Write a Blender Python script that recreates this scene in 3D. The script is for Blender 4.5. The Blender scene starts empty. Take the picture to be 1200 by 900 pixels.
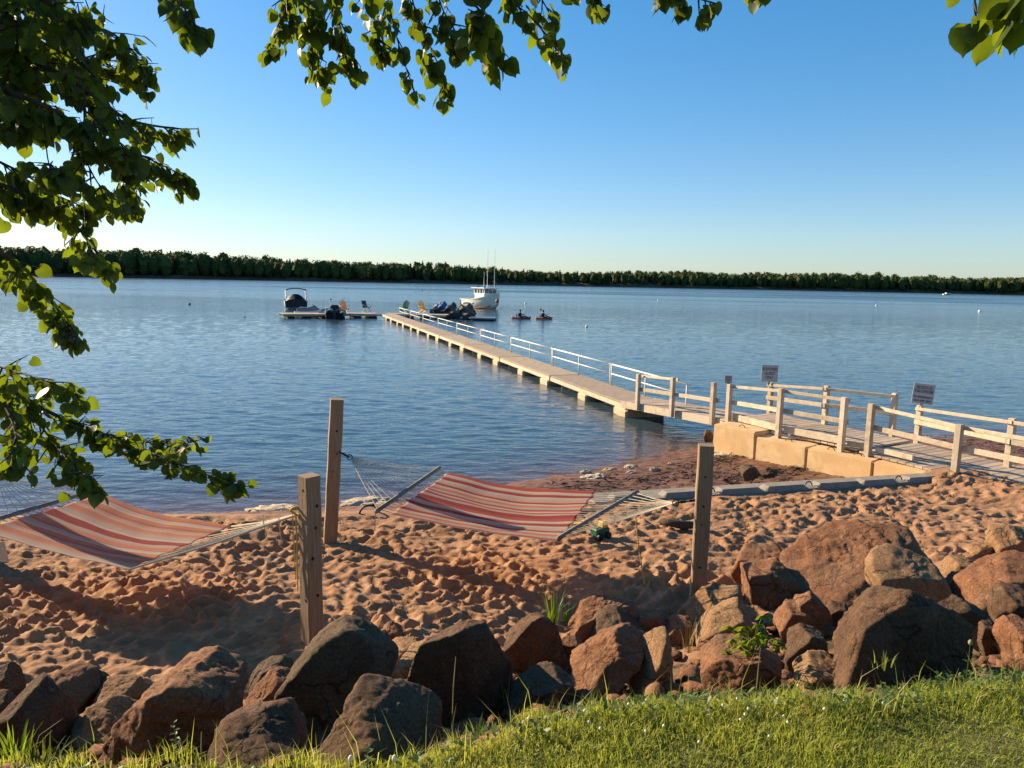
import bpy, bmesh, math, random
import numpy as np
from mathutils import Matrix, Vector, Euler, noise as mnoise

R = math.radians
scene = bpy.context.scene
COL = scene.collection

# ------------------------------------------------------------------ camera
CAM_H = 2.9
PITCH, ROLL, FPX = R(8.05), R(1.15), 866.0          # photograph: 1200 x 900 px
cam_data = bpy.data.cameras.new('camera')
cam_data.sensor_width = 36.0
cam_data.lens = FPX / 1200.0 * 36.0
cam_data.clip_start, cam_data.clip_end = 0.05, 6000.0
cam = bpy.data.objects.new('camera', cam_data)
COL.objects.link(cam)
CAM_R = Matrix.Rotation(R(90) - PITCH, 3, 'X') @ Matrix.Rotation(ROLL, 3, 'Z')
cam.matrix_world = Matrix.Translation((0, 0, CAM_H)) @ CAM_R.to_4x4()
scene.camera = cam
CAM_P = Vector((0, 0, CAM_H))

# ------------------------------------------------------------------ world, sun, exposure
SUN_AZ, SUN_EL = R(-58), R(23)                       # azimuth measured from +Y (straight ahead), negative = left
world = bpy.data.worlds.new('World')
scene.world = world
world.use_nodes = True
wn = world.node_tree
sky = wn.nodes.new('ShaderNodeTexSky')
sky.sky_type = 'NISHITA'
sky.sun_disc = False
sky.sun_elevation, sky.sun_rotation = SUN_EL, SUN_AZ
sky.altitude = 0
sky.air_density, sky.dust_density, sky.ozone_density = 1.0, 0.3, 3.4
hs = wn.nodes.new('ShaderNodeHueSaturation')
hs.inputs['Saturation'].default_value = 1.36
wn.links.new(sky.outputs[0], hs.inputs['Color'])
gm = wn.nodes.new('ShaderNodeGamma')
gm.inputs['Gamma'].default_value = 0.70
wn.links.new(hs.outputs[0], gm.inputs['Color'])
tn = wn.nodes.new('ShaderNodeMix')
tn.data_type = 'RGBA'; tn.blend_type = 'MULTIPLY'; tn.inputs['Factor'].default_value = 1.0
tn.inputs['B'].default_value = (0.86, 0.96, 1.10, 1)                 # camera white balance of the clear sky
wn.links.new(gm.outputs[0], tn.inputs['A'])
wn.links.new(tn.outputs['Result'], wn.nodes['Background'].inputs[0])
wn.nodes['Background'].inputs[1].default_value = 0.104
sun_data = bpy.data.lights.new('sun', 'SUN')
sun_data.energy = 5.0
sun_data.angle = R(0.55)
sun_data.color = (1.0, 0.79, 0.53)
sun = bpy.data.objects.new('sun', sun_data)
COL.objects.link(sun)
SUN_V = Vector((math.sin(SUN_AZ) * math.cos(SUN_EL), math.cos(SUN_AZ) * math.cos(SUN_EL), math.sin(SUN_EL)))
sun.rotation_euler = SUN_V.to_track_quat('Z', 'Y').to_euler()
sun.location = (-20, 12, 15)
scene.view_settings.view_transform = 'Standard'
scene.view_settings.look = 'None'
scene.view_settings.gamma = 1.0
scene.view_settings.exposure = 1.24
scene.cycles.max_bounces = 6
scene.cycles.transparent_max_bounces = 8
scene.cycles.sample_clamp_indirect = 4.0

WATER_Z = -0.50
rng = random.Random(7)
nrg = np.random.default_rng(7)

# ------------------------------------------------------------------ pixel helpers (photo px -> world)
def ray(px, py):
    v = CAM_R @ Vector(((px - 600) / FPX, -(py - 450) / FPX, -1.0))
    return v
def at_z(px, py, z):
    v = ray(px, py); t = (z - CAM_H) / v.z
    return CAM_P + v * t
def at_y(px, py, y):
    v = ray(px, py)
    return CAM_P + v * (y / v.y)
def at_d(px, py, d):
    return CAM_P + ray(px, py).normalized() * d
def to_px(p):
    q = CAM_R.transposed() @ (Vector(p) - CAM_P)
    return 600 + FPX * q.x / -q.z, 450 - FPX * q.y / -q.z, -q.z

# ------------------------------------------------------------------ mesh helpers
class MB:
    """collects geometry for one mesh"""
    def __init__(self):
        self.v, self.f, self.m = [], [], []
        self.mi = 0
    def add(self, verts, faces):
        b = len(self.v)
        self.v.extend([tuple(q) for q in verts])
        self.f.extend([tuple(b + i for i in fc) for fc in faces])
        self.m.extend([self.mi] * len(faces))
        return self
    def box(self, c, s, M=None, taper=1.0, bev=0.0):
        sx, sy, sz = s[0] / 2, s[1] / 2, s[2] / 2
        if bev > 0:
            b = min(bev, sx * .45, sy * .45, sz * .45)
            vs = []
            for z, k in ((-sz, 1), (-sz + b, 0), (sz - b, 0), (sz, 1)):
                ix, iy = (sx - b, sy - b) if k else (sx, sy)
                tp = taper if z > 0 else 1.0
                ix *= tp; iy *= tp
                jx, jy = max(ix - b, .001), max(iy - b, .001)
                vs += [(-jx, -iy, z), (jx, -iy, z), (ix, -jy, z), (ix, jy, z), (jx, iy, z), (-jx, iy, z), (-ix, jy, z), (-ix, -jy, z)]
            fs = [tuple(range(7, -1, -1)), tuple(range(24, 32))]
            for L in range(3):
                for i in range(8):
                    j = (i + 1) % 8
                    fs.append((L * 8 + i, L * 8 + j, L * 8 + 8 + j, L * 8 + 8 + i))
        else:
            t = taper
            vs = [(-sx, -sy, -sz), (sx, -sy, -sz), (sx, sy, -sz), (-sx, sy, -sz),
                  (-sx * t, -sy * t, sz), (sx * t, -sy * t, sz), (sx * t, sy * t, sz), (-sx * t, sy * t, sz)]
            fs = [(3, 2, 1, 0), (4, 5, 6, 7), (0, 1, 5, 4), (1, 2, 6, 5), (2, 3, 7, 6), (3, 0, 4, 7)]
        c = Vector(c)
        if M is not None:
            vs = [M @ Vector(q) + c for q in vs]
        else:
            vs = [Vector(q) + c for q in vs]
        return self.add(vs, fs)
    def beam(self, a, b, w, h, up=(0, 0, 1), bev=0.0):
        a, b = Vector(a), Vector(b)
        x = (b - a); L = x.length; x.normalize()
        u = Vector(up)
        y = u.cross(x).normalized(); z = x.cross(y)
        M = Matrix((x, y, z)).transposed()
        return self.box((a + b) / 2, (L, w, h), M, bev=bev)
    def tube(self, pts, r, n=6, cap=True):
        pts = [Vector(p) for p in pts]
        k = len(pts)
        rs = r if isinstance(r, (list, tuple)) else [r] * k
        vs, fs = [], []
        prev = None
        for i, p in enumerate(pts):
            d = (pts[min(i + 1, k - 1)] - pts[max(i - 1, 0)])
            if d.length < 1e-9: d = Vector((0, 0, 1))
            d.normalize()
            if prev is None:
                a = d.orthogonal().normalized()
            else:
                a = (prev - d * prev.dot(d))
                a = a.normalized() if a.length > 1e-6 else d.orthogonal().normalized()
            prev = a
            bb = d.cross(a)
            for j in range(n):
                t = 2 * math.pi * j / n
                vs.append(p + (a * math.cos(t) + bb * math.sin(t)) * rs[i])
        for i in range(k - 1):
            for j in range(n):
                q = (j + 1) % n
                fs.append((i * n + j, i * n + q, i * n + n + q, i * n + n + j))
        if cap:
            fs.append(tuple(range(n - 1, -1, -1)))
            fs.append(tuple((k - 1) * n + j for j in range(n)))
        return self.add(vs, fs)
    def lathe(self, prof, n=12, c=(0, 0, 0)):
        vs, fs = [], []
        for (r, z) in prof:
            for j in range(n):
                t = 2 * math.pi * j / n
                vs.append((c[0] + r * math.cos(t), c[1] + r * math.sin(t), c[2] + z))
        for i in range(len(prof) - 1):
            for j in range(n):
                q = (j + 1) % n
                fs.append((i * n + j, i * n + q, (i + 1) * n + q, (i + 1) * n + j))
        fs.append(tuple(range(n - 1, -1, -1)))
        fs.append(tuple((len(prof) - 1) * n + j for j in range(n)))
        return self.add(vs, fs)
    def grid(self, rows, close=False):
        """rows: list of equal-length point lists"""
        n = len(rows[0]); vs = [p for r_ in rows for p in r_]; fs = []
        for i in range(len(rows) - 1):
            for j in range(n if close else n - 1):
                q = (j + 1) % n
                fs.append((i * n + j, i * n + q, (i + 1) * n + q, (i + 1) * n + j))
        return self.add(vs, fs)
    def build(self, name, mats, parent=None, world=False, smooth=False, kind=None):
        vs = self.v
        if world and parent is not None:
            o = world_loc(parent)
            vs = [(p[0] - o[0], p[1] - o[1], p[2] - o[2]) for p in vs]
        me = bpy.data.meshes.new(name)
        me.from_pydata([tuple(p) for p in vs], [], self.f)
        if not isinstance(mats, (list, tuple)): mats = [mats]
        for m in mats: me.materials.append(m)
        if len(mats) > 1: me.polygons.foreach_set('material_index', self.m)
        if smooth: me.polygons.foreach_set('use_smooth', [True] * len(self.f))
        me.update()
        ob = bpy.data.objects.new(name, me)
        COL.objects.link(ob)
        if parent is not None: ob.parent = parent
        if kind: ob['kind'] = kind
        return ob

def world_loc(o):
    p = Vector((0, 0, 0))
    while o is not None:
        p = p + o.location; o = o.parent
    return p

def np_mesh(name, verts, faces, mats, smooth=True, attrs=None):
    """fast mesh from numpy arrays; faces (n,3) or (n,4)"""
    me = bpy.data.meshes.new(name)
    nv, (nf, k) = len(verts), faces.shape
    me.vertices.add(nv); me.vertices.foreach_set('co', np.ascontiguousarray(verts, dtype=np.float32).ravel())
    me.loops.add(nf * k); me.loops.foreach_set('vertex_index', np.ascontiguousarray(faces, dtype=np.int32).ravel())
    me.polygons.add(nf)
    me.polygons.foreach_set('loop_start', np.arange(0, nf * k, k, dtype=np.int32))
    try:
        me.polygons.foreach_set('loop_total', np.full(nf, k, dtype=np.int32))
    except Exception:
        pass
    if smooth: me.polygons.foreach_set('use_smooth', np.ones(nf, dtype=bool))
    for an, av in (attrs or {}).items():
        a = me.attributes.new(an, 'FLOAT', 'POINT'); a.data.foreach_set('value', np.ascontiguousarray(av, dtype=np.float32))
    if not isinstance(mats, (list, tuple)): mats = [mats]
    for m in mats: me.materials.append(m)
    me.update(calc_edges=True); me.validate()
    ob = bpy.data.objects.new(name, me)
    COL.objects.link(ob)
    return ob

def tag(o, label, cat, group=None):
    o['label'] = label; o['category'] = cat
    if group: o['group'] = group
    return o
def thing(name, label, cat, loc=(0, 0, 0), rz=0.0, group=None):
    o = bpy.data.objects.new(name, None)
    o.empty_display_size = 0.2
    COL.objects.link(o)
    o.location = loc; o.rotation_euler = (0, 0, rz)
    return tag(o, label, cat, group)
def structure(o):
    o['kind'] = 'structure'; return o
def copy_tree(o, parent=None):
    c = o.copy(); COL.objects.link(c)
    c.parent = parent
    for ch in list(o.children): copy_tree(ch, c)
    return c

# numpy value noise ----------------------------------------------------------
def _hash(ix, iy, seed):
    h = (ix.astype(np.int64) * 374761393 + iy.astype(np.int64) * 668265263 + seed * 982451653) & 0x7fffffff
    h = ((h ^ (h >> 13)) * 1274126177) & 0x7fffffff
    h = h ^ (h >> 16)
    return (h & 0xffff) / 65535.0
def vnoise(x, y, seed=0):
    ix, iy = np.floor(x), np.floor(y)
    fx, fy = x - ix, y - iy
    ang = lambda a, b: _hash(a, b, seed) * 2 * np.pi
    def g(a, b, dx, dy):
        t = ang(a, b); return np.cos(t) * dx + np.sin(t) * dy
    u = fx ** 3 * (fx * (fx * 6 - 15) + 10); v = fy ** 3 * (fy * (fy * 6 - 15) + 10)
    n00 = g(ix, iy, fx, fy); n10 = g(ix + 1, iy, fx - 1, fy)
    n01 = g(ix, iy + 1, fx, fy - 1); n11 = g(ix + 1, iy + 1, fx - 1, fy - 1)
    return ((n00 * (1 - u) + n10 * u) * (1 - v) + (n01 * (1 - u) + n11 * u) * v) * 1.5
def fbm(x, y, seed=0, oct=4, gain=0.5):
    s = 0; a = 1.0
    for o in range(oct):
        s = s + a * vnoise(x, y, seed + o * 17); x = x * 2.03 + 11.3; y = y * 2.03 - 7.1; a *= gain
    return s

# ------------------------------------------------------------------ materials
def new_mat(name):
    m = bpy.data.materials.new(name); m.use_nodes = True
    nt = m.node_tree
    return m, nt, nt.nodes['Principled BSDF'], nt.nodes['Material Output']
def mk(name, c1, c2=None, scale=4.0, rough=0.7, bump=0.0, bscale=None, stretch=(1, 1, 1), spec=0.4, metal=0.0, detail=6.0, pos=True, contrast=(0.35, 0.65), c3=None, coat=0.0, bdist=0.02, vary=0.0):
    m, nt, bs, out = new_mat(name)
    L = nt.links
    bs.inputs['Roughness'].default_value = rough
    bs.inputs['Specular IOR Level'].default_value = spec
    bs.inputs['Metallic'].default_value = metal
    if coat: bs.inputs['Coat Weight'].default_value = coat
    if c2 is None:
        c2 = tuple(x * 0.8 for x in c1)
    if pos:
        src = nt.nodes.new('ShaderNodeNewGeometry').outputs['Position']
    else:
        src = nt.nodes.new('ShaderNodeTexCoord').outputs['Object']
    mp = nt.nodes.new('ShaderNodeMapping'); mp.inputs['Scale'].default_value = stretch
    L.new(src, mp.inputs['Vector'])
    nz = nt.nodes.new('ShaderNodeTexNoise'); nz.inputs['Scale'].default_value = scale; nz.inputs['Detail'].default_value = detail; nz.inputs['Roughness'].default_value = 0.62
    L.new(mp.outputs[0], nz.inputs['Vector'])
    cr = nt.nodes.new('ShaderNodeValToRGB')
    cr.color_ramp.elements[0].position = contrast[0]; cr.color_ramp.elements[1].position = contrast[1]
    cr.color_ramp.elements[0].color = (*c2, 1); cr.color_ramp.elements[1].color = (*c1, 1)
    L.new(nz.outputs['Fac'], cr.inputs['Fac'])
    col = cr.outputs['Color']
    if c3 is not None:
        n3 = nt.nodes.new('ShaderNodeTexNoise'); n3.inputs['Scale'].default_value = scale * 0.23; n3.inputs['Detail'].default_value = 4
        L.new(mp.outputs[0], n3.inputs['Vector'])
        r3 = nt.nodes.new('ShaderNodeValToRGB'); r3.color_ramp.elements[0].position = 0.45; r3.color_ramp.elements[1].position = 0.62
        L.new(n3.outputs['Fac'], r3.inputs['Fac'])
        mx = nt.nodes.new('ShaderNodeMix'); mx.data_type = 'RGBA'
        L.new(r3.outputs['Color'], mx.inputs['Factor']); L.new(col, mx.inputs['A']); mx.inputs['B'].default_value = (*c3, 1)
        col = mx.outputs['Result']
    if vary:
        oi = nt.nodes.new('ShaderNodeObjectInfo'); mr = nt.nodes.new('ShaderNodeMapRange')
        mr.inputs['To Min'].default_value = 1 - vary; mr.inputs['To Max'].default_value = 1 + vary * .6
        L.new(oi.outputs['Random'], mr.inputs['Value'])
        vm = nt.nodes.new('ShaderNodeMix'); vm.data_type = 'RGBA'; vm.blend_type = 'MULTIPLY'; vm.inputs['Factor'].default_value = 1
        L.new(col, vm.inputs['A']); L.new(mr.outputs[0], vm.inputs['B']); col = vm.outputs['Result']
    L.new(col, bs.inputs['Base Color'])
    if bump > 0:
        nb = nt.nodes.new('ShaderNodeTexNoise'); nb.inputs['Scale'].default_value = bscale or scale * 3; nb.inputs['Detail'].default_value = 8; nb.inputs['Roughness'].default_value = 0.65
        L.new(mp.outputs[0], nb.inputs['Vector'])
        bp = nt.nodes.new('ShaderNodeBump'); bp.inputs['Strength'].default_value = bump; bp.inputs['Distance'].default_value = bdist
        L.new(nb.outputs['Fac'], bp.inputs['Height']); L.new(bp.outputs['Normal'], bs.inputs['Normal'])
    return m

M = {}
M['wood_rail'] = mk('pale timber', (.56, .47, .34), (.36, .28, .19), 9, .75, .4, 24, (1, 1, 1), vary=.22, c3=(.46, .39, .30))
M['wood_deck'] = mk('weathered deck boards', (.48, .37, .265), (.33, .25, .175), 5, .85, .4, 30, c3=(.40, .31, .23), vary=.25)
M['wood_post'] = mk('fir post', (.29, .20, .12), (.19, .125, .072), 9, .75, .35, 14, (6, 6, .5), c3=(.24, .165, .10))
M['knot'] = mk('knot hole', (.03, .018, .01), (.012, .008, .005), 40, .9)
M['bar'] = mk('grey weathered bar', (.22, .19, .16), (.13, .11, .09), 10, .7, .2, 30)
M['rope'] = mk('cream rope', (.62, .55, .42), (.45, .38, .27), 60, .85)
M['yellow_rope'] = mk('yellow rope', (.62, .44, .10), (.45, .31, .08), 60, .85)
M['chain'] = mk('dark steel', (.05, .05, .05), (.03, .025, .02), 40, .45, metal=.8)
M['concrete'] = mk('tan concrete', (.66, .46, .25), (.54, .36, .185), 7, .9, .5, 40, c3=(.58, .37, .18), bdist=.01)
M['curb'] = mk('grey concrete', (.27, .235, .19), (.20, .17, .135), 9, .9, .5, 50, bdist=.008)
M['pipe'] = mk('white pipe', (.70, .68, .62), (.58, .55, .49), 8, .45)
M['white'] = mk('white gelcoat', (.78, .77, .73), (.70, .68, .63), 2, .3, spec=.5)
M['cream'] = mk('cream hull', (.72, .68, .58), (.62, .56, .46), 2, .4)
M['black'] = mk('black vinyl', (.018, .018, .02), (.010, .010, .012), 5, .55)
M['navy'] = mk('navy canvas', (.018, .022, .05), (.012, .015, .035), 5, .8)
M['blue'] = mk('blue canvas', (.03, .10, .32), (.02, .06, .2), 5, .75)
M['grey'] = mk('grey vinyl', (.22, .24, .25), (.15, .16, .17), 5, .6)
M['glass'] = mk('dark window glass', (.02, .025, .03), (.015, .018, .02), 3, .08, spec=.6)
M['orange'] = mk('orange plastic', (.80, .26, .02), (.70, .22, .02), 8, .5)
M['amber'] = mk('amber plastic', (.80, .40, .02), (.70, .34, .02), 8, .5)
M['green'] = mk('olive green plastic', (.16, .24, .03), (.12, .18, .02), 8, .5)
M['slate'] = mk('slate fabric', (.05, .07, .09), (.03, .045, .06), 8, .8)
M['red'] = mk('red plastic', (.34, .03, .025), (.28, .02, .02), 5, .45)
M['redbuoy'] = mk('red buoy vinyl', (.60, .03, .02), (.50, .02, .015), 5, .45)
M['skin'] = mk('skin', (.48, .28, .19), (.42, .23, .15), 10, .6)
M['shirt'] = mk('dark shirt', (.03, .03, .05), (.02, .02, .03), 10, .9)
M['vest'] = mk('orange vest', (.6, .13, .02), (.5, .1, .02), 10, .8)
M['hair'] = mk('dark hair', (.02, .012, .008), (.012, .008, .005), 30, .7)
M['alu'] = mk('dull aluminium', (.42, .43, .42), (.34, .35, .34), 5, .4, metal=.6)
M['float'] = mk('tan float timber', (.52, .40, .26), (.38, .28, .17), 4, .8, .3, 15)
M['dark_float'] = mk('black float drum', (.02, .02, .02), (.012, .012, .012), 6, .6)
M['signgrey'] = mk('sign board', (.42, .41, .42), (.37, .36, .37), 4, .5)
M['ink'] = mk('black lettering', (.015, .013, .014), (.012, .01, .01), 10, .6)
M['toyyellow'] = mk('yellow toy plastic', (.75, .42, .02), (.66, .36, .02), 10, .4)
M['toygreen'] = mk('green toy plastic', (.02, .12, .07), (.015, .08, .05), 10, .4)
M['foam'] = mk('cream froth', (.56, .47, .34), (.42, .33, .21), 18, .95, .8, 45, bdist=.03, c3=(.48, .38, .26))
M['weed'] = mk('dark seaweed', (.060, .034, .016), (.022, .014, .008), 12, .7)
M['bark'] = mk('linden bark', (.075, .058, .042), (.035, .027, .02), 14, .9, .8, 30, (2, 2, .6))
M['straw'] = mk('dry grass', (.36, .29, .13), (.25, .2, .09), 12, .8)
M['petal'] = mk('clover white', (.78, .74, .62), (.66, .6, .48), 60, .8)

def rock_mat(name, c1, c2, c3):
    m, nt, bs, out = new_mat(name); L = nt.links
    bs.inputs['Roughness'].default_value = 0.92; bs.inputs['Specular IOR Level'].default_value = 0.2
    src = nt.nodes.new('ShaderNodeNewGeometry').outputs['Position']
    def noise(s, d=8, r=.62):
        n = nt.nodes.new('ShaderNodeTexNoise'); n.inputs['Scale'].default_value = s; n.inputs['Detail'].default_value = d; n.inputs['Roughness'].default_value = r
        L.new(src, n.inputs['Vector']); return n.outputs['Fac']
    def ramp(f, a, b, ca, cb):
        r_ = nt.nodes.new('ShaderNodeValToRGB'); e = r_.color_ramp.elements
        e[0].position, e[1].position = a, b; e[0].color, e[1].color = (*ca, 1), (*cb, 1)
        L.new(f, r_.inputs['Fac']); return r_.outputs['Color']
    def mix(fac, a, b, mode='MIX'):
        x = nt.nodes.new('ShaderNodeMix'); x.data_type = 'RGBA'; x.blend_type = mode
        if isinstance(fac, float): x.inputs['Factor'].default_value = fac
        else: L.new(fac, x.inputs['Factor'])
        L.new(a, x.inputs['A']); L.new(b, x.inputs['B']); return x.outputs['Result']
    base = ramp(noise(6.5), .36, .64, c2, c1)
    patch = ramp(noise(2.1, 6), .52, .66, (0, 0, 0), (1, 1, 1))
    cc = nt.nodes.new('ShaderNodeRGB'); cc.outputs[0].default_value = (*c3, 1)
    col = mix(patch, base, cc.outputs[0])
    dv = nt.nodes.new('ShaderNodeTexNoise'); dv.inputs['Scale'].default_value = 2.6; dv.inputs['Detail'].default_value = 6
    L.new(src, dv.inputs['Vector'])
    va = nt.nodes.new('ShaderNodeVectorMath'); va.operation = 'MULTIPLY_ADD'; va.inputs[1].default_value = (.55, .55, .55)
    L.new(dv.outputs['Color'], va.inputs[0]); L.new(src, va.inputs[2])
    ck = nt.nodes.new('ShaderNodeTexVoronoi'); ck.feature = 'DISTANCE_TO_EDGE'; ck.inputs['Scale'].default_value = 2.7
    L.new(va.outputs[0], ck.inputs['Vector'])
    crk = ramp(ck.outputs['Distance'], .0, .020, (0.45, .45, .45), (1, 1, 1))
    gap = ramp(noise(1.7, 4), .44, .58, (0, 0, 0), (1, 1, 1))
    one = nt.nodes.new('ShaderNodeRGB'); one.outputs[0].default_value = (1, 1, 1, 1)
    crack = mix(gap, one.outputs[0], crk)
    col = mix(1.0, col, crack, 'MULTIPLY')
    lich = ramp(noise(11, 9, .7), .60, .68, (0, 0, 0), (.55, .55, .55))
    lc = nt.nodes.new('ShaderNodeRGB'); lc.outputs[0].default_value = (.26, .22, .165, 1)
    col = mix(lich, col, lc.outputs[0])
    speck = ramp(noise(70, 4, .7), .40, .62, (.62, .60, .58), (1.12, 1.1, 1.06))
    col = mix(1.0, col, speck, 'MULTIPLY')
    L.new(col, bs.inputs['Base Color'])
    b1 = nt.nodes.new('ShaderNodeBump'); b1.inputs['Strength'].default_value = .7; b1.inputs['Distance'].default_value = .035
    L.new(noise(20, 12, .72), b1.inputs['Height'])
    vo = nt.nodes.new('ShaderNodeTexVoronoi'); vo.inputs['Scale'].default_value = 34; vo.feature = 'DISTANCE_TO_EDGE'
    L.new(src, vo.inputs['Vector'])
    b2 = nt.nodes.new('ShaderNodeBump'); b2.inputs['Strength'].default_value = .7; b2.inputs['Distance'].default_value = .008
    L.new(noise(95, 6, .7), b2.inputs['Height']); L.new(b1.outputs[0], b2.inputs['Normal'])
    b3 = nt.nodes.new('ShaderNodeBump'); b3.inputs['Strength'].default_value = .8; b3.inputs['Distance'].default_value = .02
    L.new(crack, b3.inputs['Height']); L.new(b2.outputs[0], b3.inputs['Normal'])
    L.new(b3.outputs[0], bs.inputs['Normal'])
    return m
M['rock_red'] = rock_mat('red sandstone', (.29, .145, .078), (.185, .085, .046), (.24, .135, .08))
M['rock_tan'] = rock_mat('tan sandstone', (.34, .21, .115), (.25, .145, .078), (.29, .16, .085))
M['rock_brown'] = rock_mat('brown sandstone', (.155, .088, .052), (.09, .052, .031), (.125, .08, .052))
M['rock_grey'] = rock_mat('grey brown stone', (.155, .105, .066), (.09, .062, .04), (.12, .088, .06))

def leaf_mat(name, c1, c2, trans, tcol, scale=3.0, rough=.5, gloss=.5, attr=None):
    m, nt, bs, out = new_mat(name); L = nt.links
    bs.inputs['Roughness'].default_value = rough; bs.inputs['Specular IOR Level'].default_value = gloss
    src = nt.nodes.new('ShaderNodeNewGeometry').outputs['Position']
    n = nt.nodes.new('ShaderNodeTexNoise'); n.inputs['Scale'].default_value = scale; n.inputs['Detail'].default_value = 4
    L.new(src, n.inputs['Vector'])
    fac = n.outputs['Fac']
    if attr:
        a = nt.nodes.new('ShaderNodeAttribute'); a.attribute_name = attr
        fac = a.outputs['Fac']
    cr = nt.nodes.new('ShaderNodeValToRGB'); e = cr.color_ramp.elements
    e[0].position, e[1].position = (.0, .8) if attr else (.36, .64)
    e[0].color, e[1].color = (*c2, 1), (*c1, 1)
    if attr: q_ = e.new(1.0); q_.color = (.42, .34, .14, 1)
    L.new(fac, cr.inputs['Fac']); L.new(cr.outputs[0], bs.inputs['Base Color'])
    tr = nt.nodes.new('ShaderNodeBsdfTranslucent')
    ct = nt.nodes.new('ShaderNodeValToRGB'); e = ct.color_ramp.elements
    e[0].position, e[1].position = (.0, 1.) if attr else (.36, .64)
    e[0].color = (*(x * .7 for x in tcol), 1); e[1].color = (*tcol, 1)
    L.new(fac, ct.inputs['Fac']); L.new(ct.outputs[0], tr.inputs['Color'])
    mx = nt.nodes.new('ShaderNodeMixShader'); mx.inputs[0].default_value = trans
    L.new(bs.outputs[0], mx.inputs[1]); L.new(tr.outputs[0], mx.inputs[2]); L.new(mx.outputs[0], out.inputs['Surface'])
    return m
M['leaf'] = leaf_mat('linden leaf', (.060, .100, .018), (.026, .052, .010), .36, (.27, .36, .012), 14, .5, .25)
M['grass'] = leaf_mat('lawn grass', (.31, .36, .05), (.15, .21, .028), .47, (.56, .58, .06), 7, .5, .3, attr='tint')
M['plant'] = leaf_mat('bright leaves', (.13, .24, .02), (.07, .15, .015), .4, (.30, .40, .02), 12, .45)
M['weedleaf'] = leaf_mat('weed leaves', (.09, .15, .03), (.05, .09, .02), .35, (.20, .26, .03), 12, .5)
M['conifer'] = leaf_mat('far spruce', (.046, .066, .022), (.024, .038, .014), .15, (.06, .08, .015), .12, .8, .1)
M['broadleaf'] = leaf_mat('far broadleaf', (.082, .102, .028), (.040, .058, .017), .15, (.08, .10, .015), .12, .8, .1)

# sand ------------------------------------------------------------------------
def sand_mat():
    m, nt, bs, out = new_mat('red beach sand'); L = nt.links
    geo = nt.nodes.new('ShaderNodeNewGeometry')
    def noise(s, d=6, st=None):
        n = nt.nodes.new('ShaderNodeTexNoise'); n.inputs['Scale'].default_value = s; n.inputs['Detail'].default_value = d; n.inputs['Roughness'].default_value = .65
        if st:
            mp = nt.nodes.new('ShaderNodeMapping'); mp.inputs['Scale'].default_value = st; mp.inputs['Rotation'].default_value = (0, 0, R(-28))
            L.new(geo.outputs['Position'], mp.inputs['Vector']); L.new(mp.outputs[0], n.inputs['Vector'])
        else: L.new(geo.outputs['Position'], n.inputs['Vector'])
        return n.outputs['Fac']
    def ramp(f, a, b, ca, cb):
        r_ = nt.nodes.new('ShaderNodeValToRGB'); e = r_.color_ramp.elements
        e[0].position, e[1].position = a, b; e[0].color, e[1].color = (*ca, 1), (*cb, 1)
        L.new(f, r_.inputs['Fac']); return r_.outputs['Color']
    def mix(fac, a, b, mode='MIX'):
        x = nt.nodes.new('ShaderNodeMix'); x.data_type = 'RGBA'; x.blend_type = mode
        if isinstance(fac, float): x.inputs['Factor'].default_value = fac
        else: L.new(fac, x.inputs['Factor'])
        L.new(a, x.inputs['A']); L.new(b, x.inputs['B']); return x.outputs['Result']
    dry = ramp(noise(1.7), .38, .62, (.30, .158, .083), (.38, .215, .117))
    dry = mix(1.0, dry, ramp(noise(160, 3), .3, .7, (.8, .78, .76), (1.12, 1.1, 1.08)), 'MULTIPLY')
    wet = ramp(noise(5, 8, (1, 4, 1)), .36, .60, (.10, .048, .025), (.235, .115, .064))
    at = nt.nodes.new('ShaderNodeAttribute'); at.attribute_name = 'wet'
    col = mix(at.outputs['Fac'], dry, wet)
    soil = ramp(noise(9), .4, .6, (.05, .035, .018), (.11, .07, .035))
    at2 = nt.nodes.new('ShaderNodeAttribute'); at2.attribute_name = 'soil'
    col = mix(at2.outputs['Fac'], col, soil)
    L.new(col, bs.inputs['Base Color'])
    rr = nt.nodes.new('ShaderNodeMapRange'); rr.inputs['To Min'].default_value = .95; rr.inputs['To Max'].default_value = .55
    L.new(at.outputs['Fac'], rr.inputs['Value']); L.new(rr.outputs[0], bs.inputs['Roughness'])
    bs.inputs['Specular IOR Level'].default_value = .25
    b1 = nt.nodes.new('ShaderNodeBump'); b1.inputs['Strength'].default_value = .55; b1.inputs['Distance'].default_value = .02
    L.new(noise(28, 8), b1.inputs['Height'])
    b2 = nt.nodes.new('ShaderNodeBump'); b2.inputs['Strength'].default_value = .5; b2.inputs['Distance'].default_value = .004
    L.new(noise(260, 4), b2.inputs['Height']); L.new(b1.outputs[0], b2.inputs['Normal']); L.new(b2.outputs[0], bs.inputs['Normal'])
    return m
M['sand'] = sand_mat()
M['soil'] = mk('lawn soil', (.13, .13, .04), (.08, .075, .025), 8, .95, .8, 30)

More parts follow.
